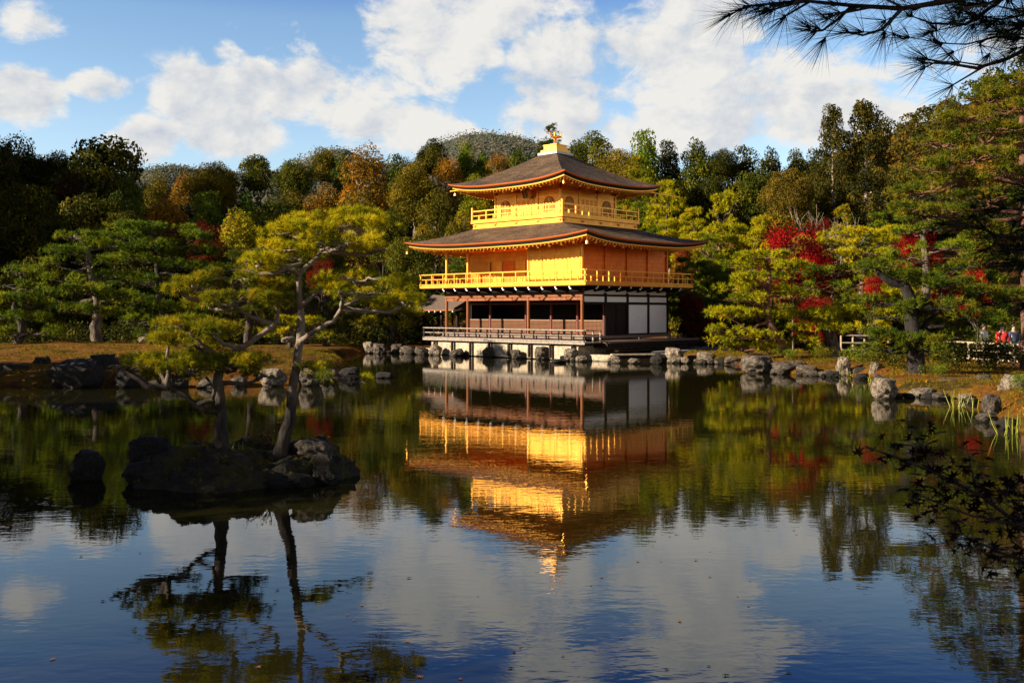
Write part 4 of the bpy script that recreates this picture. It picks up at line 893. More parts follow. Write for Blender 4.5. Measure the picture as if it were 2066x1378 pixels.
for i, (px, pyb, w_, h_, Y) in enumerate(((330, 988, 60, 26, 15.75), (385, 992, 50, 22, 15.65), (440, 990, 66, 24, 15.7), (505, 992, 48, 20, 15.65), (560, 990, 60, 26, 15.7), (605, 985, 50, 30, 15.75), (355, 935, 46, 22, 16.4), (410, 930, 40, 16, 16.5), (480, 950, 50, 18, 16.1), (545, 945, 44, 20, 16.2), (590, 950, 40, 24, 16.1), (668, 948, 34, 30, 16.4), (275, 960, 40, 26, 16.2), (380, 965, 50, 18, 15.95))):
    rock(px, pyb, w_, h_, 'small dark rock embedded in the mossy side of the islet', 'rock_dark' if i % 3 else 'rock_moss', group='small rocks embedded in the islet', Y=Y)
# left bank
for a in ((25, 772, 60, 40, 'rock_dark', 'dark rock at the far left end of the left bank'), (80, 765, 34, 48, 'rock_dark', 'dark upright stone on the left bank beside the moss'),
          (145, 782, 95, 58, 'rock_dark', 'large black boulder on the left bank waterline'), (205, 772, 62, 62, 'rock_dark', 'large dark boulder with a pale top on the left bank'),
          (100, 776, 40, 26, 'rock', 'small brown rock between black boulders on the left bank'), (260, 782, 60, 40, 'rock_dark', 'dark rock under the low islet pine foliage on the left bank'),
          (480, 780, 30, 20, 'rock', 'small grey rock just right of the shorter islet pine trunk'), (548, 780, 50, 40, 'rock_pale', 'pale rock on the left bank between the islet trunks'),
          (625, 779, 45, 50, 'rock', 'grey rock on the left bank right of the taller islet trunk'), (660, 772, 36, 30, 'rock', 'grey rock near the tip of the left bank'),
          (705, 766, 40, 26, 'rock_dark', 'dark rock at the tip of the left bank'), (350, 784, 50, 24, 'rock_dark', 'low dark rock below the forked pine limb'),
          (420, 783, 44, 20, 'rock', 'low brown rock behind the shorter islet pine trunk')):
    rock(a[0], a[1], a[2], a[3], a[5], a[4])
rock(290, 690, 24, 12, 'small pale rock on the moss mound under the left pines', 'rock_pale', Y=52)
rock(580, 690, 26, 12, 'small pale rock on the moss behind the taller islet trunk', 'rock_pale', Y=50)
# back shore between left bank and terrace, and along the terrace foot
for i, (px, pyb, w_, h_, m_) in enumerate(((745, 713, 22, 26, 'rock_pale'), (765, 714, 26, 22, 'rock'), (800, 713, 22, 20, 'rock'), (822, 714, 28, 16, 'rock'))):
    rock(px, pyb, w_, h_, ['pale rock at the back shore nearest the left bank', 'grey rock at the back shore below the dark pines', 'small grey rock at the back shore left of the terrace', 'low grey rock touching the left end of the terrace'][i], m_)
TR = [(852, 716, 24, 22, 'rock'), (878, 717, 26, 26, 'rock_pale'), (920, 719, 26, 24, 'rock'), (985, 721, 18, 22, 'rock'), (1042, 724, 22, 28, 'rock'), (1094, 726, 24, 32, 'rock'), (1128, 732, 24, 13, 'rock_dark'),
      (1152, 729, 28, 28, 'rock_pale'), (1175, 730, 22, 18, 'rock_pale'), (1240, 733, 22, 17, 'rock_pale'), (1281, 734, 26, 19, 'rock_pale'), (1330, 735, 28, 22, 'rock_dark'), (1362, 733, 28, 34, 'rock_pale'), (1383, 734, 16, 16, 'rock_pale'),
      (1400, 732, 22, 26, 'rock'), (1425, 733, 28, 24, 'rock_pale'), (1455, 735, 22, 18, 'rock_dark'), (1480, 736, 30, 20, 'rock')]
TL = ['grey rock at the left end of the terrace foot', 'pale rock second along the terrace foot', 'grey pointed rock under the left part of the veranda', 'slim grey rock at the terrace foot under the veranda', 'grey triangular rock at the middle of the terrace foot',
      'tall grey rounded rock at the terrace foot', 'low black rock in the water before the terrace', 'broad brown rock near the terrace corner', 'small pale rock at the terrace corner', 'small white stone in the water just past the terrace corner',
      'square pale stone in the water below the white wall panels', 'dark rock at the right end of the shaded terrace edge', 'tall white rock right of the terrace', 'small pale block at the foot of the tall white rock',
      'grey rounded rock on the shore right of the terrace', 'broad pale rock on the shore right of the terrace', 'mossy dark rock in the row right of the terrace', 'low grey rock at the left pine shore']
for i_, (r_, l_) in enumerate(zip(TR, TL)): rock(r_[0], r_[1], r_[2] * (1.25, .95, 1.1)[i_ % 3], r_[3] * (.72, .9, .62, 1.0)[i_ % 4] if i_ != 12 else r_[3], l_, r_[4])
rgs = np.random.default_rng(64)
for i in range(34):
    px = 745 + 125 * rgs.uniform() if i < 8 else (860 + 330 * rgs.uniform() if i < 22 else 1340 + 170 * rgs.uniform())
    pyb = np.interp(px, [745, 850, 1180, 1240, 1340, 1510], [713.5, 715, 730, 731, 733.5, 737]) - rgs.uniform(0, 1.5); sz = rgs.uniform(7, 15); rock(px, pyb, sz * 1.3, sz * .75, 'fist sized brown stone wedged among the larger shore rocks', ('rock', 'rock_dark', 'rock_pale')[i % 3], group='small stones packed along the shore by the pavilion')
for i in range(16):
    px = 1510 + 540 * rgs.uniform(); pyb = np.interp(px, [1510, 1600, 1742, 1765, 1785, 1930, 1972, 1990, 2050], [752, 757, 764, 790, 803, 806, 815, 850, 878]); sz = rgs.uniform(9, 20); rock(px, pyb, sz * 1.4, sz * .7, 'small stone lying at the waterline of the right bank', ('rock', 'rock_dark', 'rock')[i % 3], group='small stones along the right bank')
# right bank
for a in ((1490, 731, 22, 16, 'rock_pale', 'small pale rock peeping over the big dark one on the right bank'), (1532, 753, 60, 38, 'rock', 'big rugged grey boulder left most on the right bank'), (1590, 754, 62, 26, 'rock', 'low brown rock beside the rugged boulder'), (1630, 756, 40, 20, 'rock', 'low brown rock on the right bank under the leaning pine'),
          (1663, 753, 24, 22, 'rock_pale', 'small white rock on the right bank'), (1703, 757, 27, 40, 'rock_pale', 'upright pale stone on the right bank in front of the fence'), (1738, 758, 30, 18, 'rock_moss', 'mossy low rock right of the upright pale stone'),
          (1768, 762, 24, 34, 'rock_pale', 'pale narrow rock leaning behind the round boulder'), (1773, 778, 20, 24, 'rock', 'small grey rock just behind the round white boulder'), (1788, 806, 44, 46, 'rock_pale', 'round white speckled boulder standing in the water at right'),
          (1862, 801, 46, 18, 'rock_pale', 'flat pale stone at the right bank waterline'), (1915, 795, 36, 34, 'rock', 'square grey rock on the right bank by the dark trunk'), (1902, 806, 36, 14, 'rock', 'low grey stone before the square rock'),
          (1950, 808, 32, 14, 'rock_pale', 'small pale stone in front of the rust coloured slope'), (1930, 803, 22, 10, 'rock', 'tiny brown stone on the right waterline'), (2050, 812, 54, 60, 'rock_pale', 'large pale rock at the right edge of the picture'), (2005, 838, 34, 46, 'rock', 'speckled upright rock at the right waterline'),
          (1996, 852, 40, 18, 'rock', 'low stone at the foot of the speckled rock'), (2040, 862, 40, 20, 'rock_moss', 'low mossy stone by the near reeds'), (1985, 770, 30, 14, 'rock', 'low grey rock half buried in the rust coloured slope')):
    rock(a[0], a[1], a[2], a[3], a[5], a[4], Y=(34 if a[0] == 1985 else None))
# --- left bank pines
def gP(px, Y): x = (px - CX) / F * Y; return Vector((x, Y, g1(x, Y)))
def pads_px(lst, Y):
    s = Y / F; return [(P(px, py, Y + dy), w_ * s / 2, ry, h_ * s / 2) for (px, py, dy, w_, ry, h_) in lst]
def gpine(label, px, Y, mid, lst, mats, seed, r=.3, K=11, Ln=.23, wd=.034, puff=.34, dens=1.0, limbs=(), group=None, cat='pine tree'):
    """garden pine: foot on the ground below bearing px, trunk through mid points (px, py), layered pads lst"""
    b = gP(px, Y); tr = [b] + [P(a, c, Y) for a, c in mid]; n = len(tr)
    return pine(label, cat, tr, [r * (1 - .72 * i / (n - 1)) for i in range(n)], pads_px(lst, Y), None, K, Ln, wd, puff, dens, mats, seed, group, limbs=[([P(a, c, Y) for a, c in l], r * .45, r * .15) for l in limbs])
gpine('green cloud pruned pine on the moss mound with a pale flared trunk', 195, 50, [(193, 660), (198, 620), (185, 560), (175, 500), (150, 475)],
      [(150, 480, 0, 90, 1.0, 26), (205, 498, .8, 90, 1.1, 28), (135, 510, -.6, 80, .9, 24), (110, 532, 0, 60, .8, 20), (190, 530, -.5, 110, 1.1, 30), (225, 560, .6, 90, 1.1, 28), (130, 565, .2, 90, 1.0, 26), (170, 590, -.8, 110, 1.0, 30),
       (90, 595, .3, 70, .9, 22), (235, 600, -.4, 80, 1.0, 26), (145, 625, -.2, 90, 1.0, 24), (210, 632, .4, 80, .9, 20)], ('pine_green', 'bark_pale'), 21, .30)
gpine('broad green pine whose flat pads reach highest above the moss mound', 325, 53, [(330, 640), (322, 590), (318, 540), (310, 490), (300, 465)],
      [(280, 462, 0, 110, 1.2, 26), (340, 466, .5, 110, 1.2, 26), (395, 480, .2, 70, 1.0, 24), (250, 480, -.6, 90, 1.0, 26), (310, 500, -.5, 140, 1.3, 32), (400, 510, .6, 90, 1.1, 26), (265, 525, .3, 120, 1.2, 30), (350, 540, -.6, 120, 1.2, 32), (410, 545, .2, 80, 1, 24),
       (290, 570, 0, 140, 1.3, 34), (370, 585, .3, 110, 1.1, 30), (260, 610, -.5, 110, 1.1, 30), (330, 625, -.3, 120, 1.1, 30), (390, 630, .5, 80, 1.0, 24), (280, 650, .2, 110, 1.0, 28), (310, 675, .2, 90, .9, 18), (350, 665, -.4, 80, .9, 18)], ('pine_green', 'bark'), 22, .30)
gpine('dark shaded pine at the far left edge above the water', 35, 47, [(45, 660), (30, 620), (45, 570), (40, 550)],
      [(40, 550, 0, 90, .9, 22), (10, 575, .3, 80, .9, 24), (60, 580, -.4, 80, .9, 22), (30, 605, 0, 100, 1, 24), (85, 615, .3, 60, .8, 20), (0, 640, -.2, 90, .9, 24), (60, 645, .2, 90, .9, 26), (30, 675, -.3, 110, .9, 26), (95, 670, 0, 60, .8, 20)], ('pine_green', 'bark'), 23, .22)
# pines behind the taller islet pine, on the back shore
gpine('yellow green pine on the back shore left of the terrace', 790, 68, [(792, 660), (780, 620), (770, 590)], [(765, 590, 0, 110, 1.3, 30), (820, 605, .4, 80, 1.1, 26), (730, 615, -.3, 100, 1.2, 28), (790, 630, -.5, 120, 1.2, 28), (840, 640, .2, 60, 1, 22), (740, 650, .2, 90, 1.1, 22), (800, 655, .3, 90, 1.1, 20)], ('pine_yellow', 'bark_pale'), 24, .22)
gpine('mid green pine rising behind the crown of the taller islet pine', 500, 64, [(505, 600), (500, 560), (498, 530)], [(500, 520, 0, 100, 1.3, 30), (450, 545, .3, 90, 1.2, 28), (560, 550, -.3, 100, 1.2, 30), (500, 575, .4, 130, 1.3, 30), (440, 600, -.2, 110, 1.2, 28), (570, 605, .3, 110, 1.2, 28), (500, 630, -.4, 130, 1.2, 28), (560, 650, .3, 90, 1.1, 22)], ('pine_dark', 'bark'), 25, .28)
gpine('dark green pine behind the left bank tip', 660, 66, [(660, 640), (655, 600), (662, 580)], [(660, 590, 0, 110, 1.3, 30), (620, 620, .3, 100, 1.2, 28), (700, 620, -.3, 100, 1.2, 28), (660, 645, .3, 140, 1.3, 28), (700, 665, .3, 90, 1.1, 24), (620, 665, 0, 90, 1.1, 24)], ('pine_dark', 'bark'), 26, .26)
gpine('low pine spreading over the moss behind the taller islet trunk', 585, 52, [(590, 660), (600, 640)], [(560, 650, 0, 90, 1.0, 24), (620, 655, .3, 90, 1.0, 24), (650, 680, 0, 70, .9, 20), (570, 672, -.4, 80, .9, 20)], ('pine_yellow', 'bark_pale'), 27, .2)
# --- right bank pines
gpine('red barked pine leaning left over the right bank', 1592, 49, [(1575, 690), (1553, 650), (1548, 600), (1552, 560), (1548, 530)],
      [(1545, 520, 0, 110, 1.0, 26), (1500, 540, .3, 90, 1.0, 24), (1590, 540, -.2, 90, 1.0, 24), (1540, 565, -.5, 120, 1.1, 26), (1490, 585, .2, 90, 1.0, 24), (1500, 605, -.4, 110, 1.0, 24), (1580, 590, .4, 90, 1.0, 22), (1475, 635, 0, 100, 1.0, 24), (1530, 640, .5, 110, 1.0, 24),
       (1465, 668, -.3, 90, .9, 24), (1515, 680, -.6, 110, .9, 24), (1450, 690, .2, 70, .8, 20), (1500, 705, 0, 110, .9, 20), (1560, 700, .6, 60, .8, 16)], ('pine_yellow', 'bark_red'), 31, .26,
      limbs=[[(1553, 650), (1530, 655), (1512, 668)], [(1548, 580), (1530, 575), (1510, 590)]])
gpine('wide low yellow green pine spreading in front of the pale fence', 1682, 50, [(1675, 680), (1668, 655), (1680, 630)],
      [(1630, 640, 0, 110, 1.1, 26), (1700, 632, .3, 130, 1.2, 26), (1770, 640, -.2, 110, 1.1, 26), (1600, 665, -.4, 90, 1.0, 26), (1660, 665, -.6, 120, 1.1, 28), (1740, 660, -.4, 120, 1.1, 24), (1620, 690, -.2, 80, .9, 24), (1690, 650, .6, 120, 1.0, 24), (1640, 710, -.7, 60, .7, 20)], ('pine_yellow', 'bark_pale'), 32, .42)
gpine('layered green pine behind the leaning pine with red maples around it', 1650, 56, [(1655, 660), (1650, 610), (1655, 570), (1670, 545)],
      [(1640, 550, 0, 130, 1.3, 28), (1710, 548, .3, 120, 1.3, 28), (1580, 560, .2, 110, 1.2, 26), (1760, 565, -.3, 110, 1.2, 26), (1660, 580, -.5, 150, 1.3, 28), (1600, 598, .2, 120, 1.2, 24), (1720, 600, .2, 130, 1.2, 24), (1660, 620, .5, 150, 1.2, 20)], ('pine_green', 'bark_red'), 33, .28)
gpine('pine with pale bent trunk and flat top pads above the red maples', 1730, 62, [(1735, 640), (1738, 590), (1740, 540), (1735, 500)],
      [(1720, 475, 0, 120, 1.4, 28), (1670, 495, .3, 110, 1.3, 26), (1780, 490, -.2, 110, 1.3, 26), (1730, 515, -.5, 150, 1.4, 28), (1800, 520, .4, 80, 1.2, 24), (1660, 530, .1, 100, 1.3, 22)], ('pine_yellow', 'bark_pale'), 34, .26)
gpine('tall pine with a crooked pale orange top beside the bent one', 1868, 58, [(1868, 560), (1866, 510), (1862, 475), (1872, 455), (1880, 440)],
      [(1860, 440, .4, 110, 1.3, 26), (1910, 460, -.2, 110, 1.2, 28), (1830, 470, .5, 80, 1.1, 24), (1900, 500, -.6, 120, 1.2, 30), (1830, 520, -.2, 90, 1.2, 26), (1930, 540, .3, 110, 1.2, 28), (1850, 555, .5, 110, 1.2, 26)], ('pine_green', 'bark_pale'), 35, .28)
gpine('big dark trunked pine on the right bank with an elbow bend', 1850, 37, [(1848, 720), (1842, 660), (1835, 600), (1822, 575), (1790, 565), (1768, 545)],
      [(1770, 540, 0, 120, 1.0, 24), (1830, 560, .4, 110, 1.0, 26), (1900, 575, -.3, 130, 1.0, 32), (1960, 590, .3, 120, 1.0, 30), (1890, 620, -.5, 150, 1.1, 36), (1820, 640, .5, 120, 1.0, 32), (1960, 640, -.2, 130, 1.0, 34), (1760, 680, -.4, 100, .9, 30), (1840, 690, -.6, 130, .9, 32), (1900, 680, .3, 120, 1.0, 30),
       (1790, 705, 0, 110, .8, 22), (1990, 610, .6, 110, 1.0, 34), (1870, 705, -.9, 110, .8, 20), (1770, 610, .7, 120, 1.0, 26), (1900, 655, .9, 120, 1.0, 28)], ('pine_olive', 'bark_shaded'), 36, .36, K=12, Ln=.18, wd=.024, puff=.27, dens=1.0, limbs=[[(1848, 720), (1865, 660), (1900, 620)]])
gpine('huge pine at the right edge with long drooping pale limbs', 2075, 40, [(2074, 640), (2070, 500), (2066, 380), (2064, 280), (2062, 180)],
      [(2040, 170, 0, 120, 1.0, 24), (1990, 200, .5, 130, 1.2, 30), (2060, 220, -.3, 130, 1.2, 34), (1950, 240, 0, 130, 1.2, 32), (2010, 265, -.4, 150, 1.3, 36), (1900, 290, .3, 130, 1.2, 34), (2060, 300, .4, 130, 1.2, 34), (1970, 320, -.5, 160, 1.3, 38), (1880, 340, -.1, 130, 1.1, 34), (2040, 350, -.5, 150, 1.2, 36), (1930, 370, .4, 150, 1.2, 36),
       (1850, 390, .2, 110, 1.1, 32), (1990, 400, 0, 150, 1.2, 34), (1890, 430, -.4, 130, 1.1, 34), (1830, 425, .4, 90, 1, 26), (2060, 410, .3, 120, 1.1, 34), (1950, 460, .3, 130, 1.1, 34), (2020, 480, -.4, 150, 1.2, 38), (2070, 540, .2, 120, 1.1, 38), (1990, 530, .4, 130, 1.1, 36), (2040, 600, -.3, 130, 1.0, 36)],
      ('pine_olive', 'bark_red'), 37, .34, K=11, Ln=.20, wd=.027, puff=.30, dens=1.0, limbs=[[(2064, 370), (2000, 360), (1930, 365), (1880, 385)], [(2064, 290), (2030, 295), (1990, 290)], [(2066, 430), (2000, 420), (1930, 430)]])
# --- generic prototypes for the wood
def crown_broad(seed, W_=8.0, H_=7.0, lobes=34, leaf=.30, dens=1.5, conical=0.0, gap=.0):
    rg = np.random.default_rng(seed); C = []; Nn = []; T = []
    for i in range(lobes):
        d = unit(rg.normal(size=3)); rr = rg.uniform(.35, 1.0) ** .6; z = d[2] * rr
        k = 1 - conical * (z * .5 + .5); c = np.array([d[0] * rr * W_ / 2 * k * .80, d[1] * rr * W_ / 2 * k * .80, H_ / 2 * (z * .85 + 1)])
        r = rg.uniform(.09, .21) * W_ * (1 - .45 * conical * (z * .5 + .5)); n = int(dens * 4 * math.pi * r * r / (leaf * leaf)); q = unit(rg.normal(size=(n, 3))); q = q[(q[:, 2] > -.55)]
        bumpy = 1 + .16 * np.sin(q[:, 0] * 7 + i) * np.cos(q[:, 1] * 6) + rg.normal(0, .09, len(q)); C.append(c + q * (r * bumpy)[:, None] * (1, 1, .8)); Nn.append(q + (0, 0, .25)); T.append(np.full(len(q), rg.normal(.48, .25)))
    return leaves(np.concatenate(C), np.concatenate(Nn), np.concatenate(T).clip(0, 1), leaf, rg)
def trunk_mesh(seed, H_, r, crown_z, W_, nb=7):
    rg = np.random.default_rng(seed); mb = MB(); n = 7; pts = [Vector((rg.normal(0, .12) * i / 3, rg.normal(0, .12) * i / 3, -1.2 + (H_ * .93 + 1.2) * i / n)) for i in range(n + 1)]
    mb.tube(pts, [r * (1 - .8 * i / n) for i in range(n + 1)], 8)
    for k in range(nb):
        t = rg.uniform(.45, .92); z = H_ * t; a = rg.uniform(0, 6.28); L = W_ * .42 * (1.15 - t * .6); s = Vector((0, 0, z)); e = Vector((math.cos(a) * L, math.sin(a) * L, z + L * .45)); mb.tube(curve(s, e, .1, 4, .12, rg), [r * .4, r * .33, r * .24, r * .16, r * .07], 5, False)
    return mb.mesh('trunk', True)
PROTO = {}
for i in range(4): # round broadleaf: unit 8 m wide, 7 m crown
    V, q, t = crown_broad(200 + i, lobes=(58, 84, 46, 66)[i], leaf=(.32, .24, .42, .28)[i], dens=(1.6, 1.4, 1.7, 1.5)[i]); PROTO['round', i] = (fast_mesh('crown', V, q, t, 4), trunk_mesh(200 + i, 6.0, .22, 2, 7), 8.0, 7.0, 0.0)
for i in range(3): # layered open tree with orange patches, thin branches showing
    V, q, t = crown_broad(230 + i, W_=7.5, H_=9, lobes=64, leaf=.28, dens=1.05, conical=.35); PROTO['open', i] = (fast_mesh('crown', V, q, t, 4), trunk_mesh(230 + i, 8.4, .2, 2, 8, 14), 7.5, 9.0, 0.0)
for i in range(3): # conical conifer
    V, q, t = crown_broad(250 + i, W_=6.4, H_=11, lobes=95, leaf=.29, dens=1.5, conical=.34); PROTO['cone', i] = (fast_mesh('crown', V, q, t, 4), trunk_mesh(250 + i, 10.4, .2, 2, 5, 8), 6.0, 11.0, 0.0)
def crown_pine(seed):
    rg = np.random.default_rng(seed); pads = []
    H_ = 9.0
    for j, z in enumerate(np.linspace(2.0, 8.4, 7)):
        R_ = 3.3 * (1 - (z / 9.8) ** 1.8) + .5; m = 5 if j < 5 else 3
        for k in range(m): a = 2 * math.pi * (k + rg.uniform(0, .8)) / m + j; d = R_ * rg.uniform(.35, .75); pads.append((np.array((d * math.cos(a), d * math.sin(a), z + rg.normal(0, .3))), R_ * .48, R_ * .48, .55))
    pads.append((np.array((0, 0, 8.7)), 1.1, 1.1, .5)); C, A, T = pad_tufts(pads, .95, .42, rg); return needles(C, A, T, 9, .34, .055, .8, rg)
for i in range(4):
    V, tri, t = crown_pine(270 + i); PROTO['pine', i] = (fast_mesh('crown', V, tri, t), trunk_mesh(270 + i, 8.4, .2, 2, 6, 10), 7.0, 9.2, 0.0)
def crown_maple(seed):
    rg = np.random.default_rng(seed); C = []; T = []
    for j in range(34):
        a = rg.uniform(0, 6.28); z = rg.uniform(.8, 4.9); R_ = 2.6 * math.sqrt(max(.05, 1 - ((z - 2.2) / 2.9) ** 2)); d = R_ * rg.uniform(.1, .95); r = rg.uniform(.5, 1.0); n = 330
        th = rg.uniform(0, 6.28, n); rr = r * np.sqrt(rg.uniform(0, 1, n)); C.append(np.stack([d * math.cos(a) + rr * np.cos(th), d * math.sin(a) + rr * np.sin(th), z + rg.normal(0, .30, n) - .20 * rr ** 2], -1)); T.append(np.full(n, rg.normal(.5, .25)))
    C = np.concatenate(C); return leaves(C, np.tile((0, 0, 1.0), (len(C), 1)), np.concatenate(T).clip(0, 1), .17, rg)
for i in range(3):
    V, q, t = crown_maple(290 + i); PROTO['maple', i] = (fast_mesh('crown', V, q, t, 4), trunk_mesh(290 + i, 4.4, .11, 1, 5, 12), 5.4, 5.2, 0.0)
def crown_cedar(seed):
    """tall cedar: clumpy drooping crown starting halfway up a long bare trunk; 14 m tall"""
    rg = np.random.default_rng(seed); C = []; Nn = []; T = []
    for i in range(120):
        z = 6.0 + 8.0 * (i + rg.uniform()) / 120; k = (z - 6) / 8; R_ = (2.9 * (1 - k ** 2.2) + .9 + .5 * math.sin(i * .21)) * (1 if k > .12 else .6); a = rg.uniform(0, 6.28); d = R_ * rg.uniform(.2, .95); r = rg.uniform(.38, .75); n = int(1.5 * 12.6 * r * r / .05); q = unit(rg.normal(size=(n, 3)))
        C.append(np.array((d * math.cos(a), d * math.sin(a), z - .18 * d)) + q * r * (1, 1, .75) * rg.uniform(.75, 1.1, (n, 1))); Nn.append(q); T.append(np.full(n, rg.normal(.45, .17)))
    return leaves(np.concatenate(C), np.concatenate(Nn), np.concatenate(T).clip(0, 1), .22, rg)
for i in range(2):
    V, q, t = crown_cedar(310 + i); rg = np.random.default_rng(i); mb = MB(); mb.tube([(0, 0, -1.5), (.05, 0, 3), (0, .05, 7), (0, 0, 10), (0, 0, 13.3)], [.34, .24, .2, .14, .04], 9)
    for k in range(16):
        z = rg.uniform(3.5, 8.5); a = rg.uniform(0, 6.28); L = rg.uniform(.7, 2.6); mb.tube([(0, 0, z), (math.cos(a) * L * .5, math.sin(a) * L * .5, z + .12), (math.cos(a) * L, math.sin(a) * L, z - .05 + rg.normal(0, .2))], [.06, .035, .012], 5, False)
    PROTO['cedar', i] = (fast_mesh('crown', V, q, t, 4), mb.mesh('trunk', True), 6.0, 14.0, 0.0)
def bare_mesh(seed):
    rg = np.random.default_rng(seed); mb = MB()
    def grow(p, d, L, r, lv):
        e = p + d * L; m_ = p.lerp(e, .5) + Vector(rg.normal(0, L * .05, 3)); mb.tube([p, m_, e], [r, r * .85, r * .65], 5 if lv > 1 else 6, False)
        if lv >= 4: return
        for k in range(3 if lv < 3 else 2):
            nd = (d + Vector(rg.normal(0, .42, 3)) + Vector((0, 0, .18))).normalized(); grow(p.lerp(e, rg.uniform(.55, 1)), nd, L * rg.uniform(.55, .8), r * .6, lv + 1)
    grow(Vector((0, 0, -1)), Vector((.03, 0, 1)), 4.2, .095, 0); return mb.mesh('trunk', True)
BARE = [bare_mesh(320 + i) for i in range(3)]
tree_i = [0]
def tree(kind, px, top, wpx, Y, leaf, label, bark='bark_pale', group=None, name=None, var=None, foot=None, cat=None):
    """one tree: bearing px of its stem, bearing top of its head, width in picture units at distance Y"""
    k = tree_i[0]; tree_i[0] += 1; n = {'round': 4, 'open': 3, 'cone': 3, 'pine': 4, 'maple': 3, 'cedar': 2}[kind]; me, tm, w0, h0, _ = PROTO[kind, (var if var is not None else k) % n]
    x = (px - CX) / F * Y; gz = g1(x, Y) if foot is None else foot; zt = CZ + (YH - top) / F * Y; H = zt - gz; wd = wpx * Y / F; sx = wd / w0
    nm = name or {'round': 'broadleaf_tree', 'open': 'autumn_tree', 'cone': 'conifer_tree', 'pine': 'pine_tree', 'maple': 'maple_tree', 'cedar': 'cedar_tree'}[kind]
    root = tag(empty(nm, (x, Y, gz), (k * 2.399) % 6.283), label, cat or nm.replace('_', ' '), group)
    if kind == 'cedar': sz = H / h0; cr = link('crown', me, M[leaf], root); tr = link('trunk', tm, M[bark], root); cr.scale = (sx, sx, sz); tr.scale = (sx, sx, sz); return root
    ch = min(H, h0 * sx * 1.25) if kind != 'cone' else min(H, h0 * sx * 1.6); cz = H - ch; sz = ch / h0
    cr = link('crown', me, M[leaf], root); cr.scale = (sx, sx, sz); cr.location = (0, 0, cz)
    tr = link('trunk', tm, M[bark], root); tr.scale = (sx, sx, (H) / (h0)); return root
DK, OL, RU, GO, PG, PY, PD, RED = 'leaf_dark', 'leaf_olive', 'leaf_rust', 'leaf_gold', 'pine_green', 'pine_yellow', 'pine_dark', 'leaf_red'
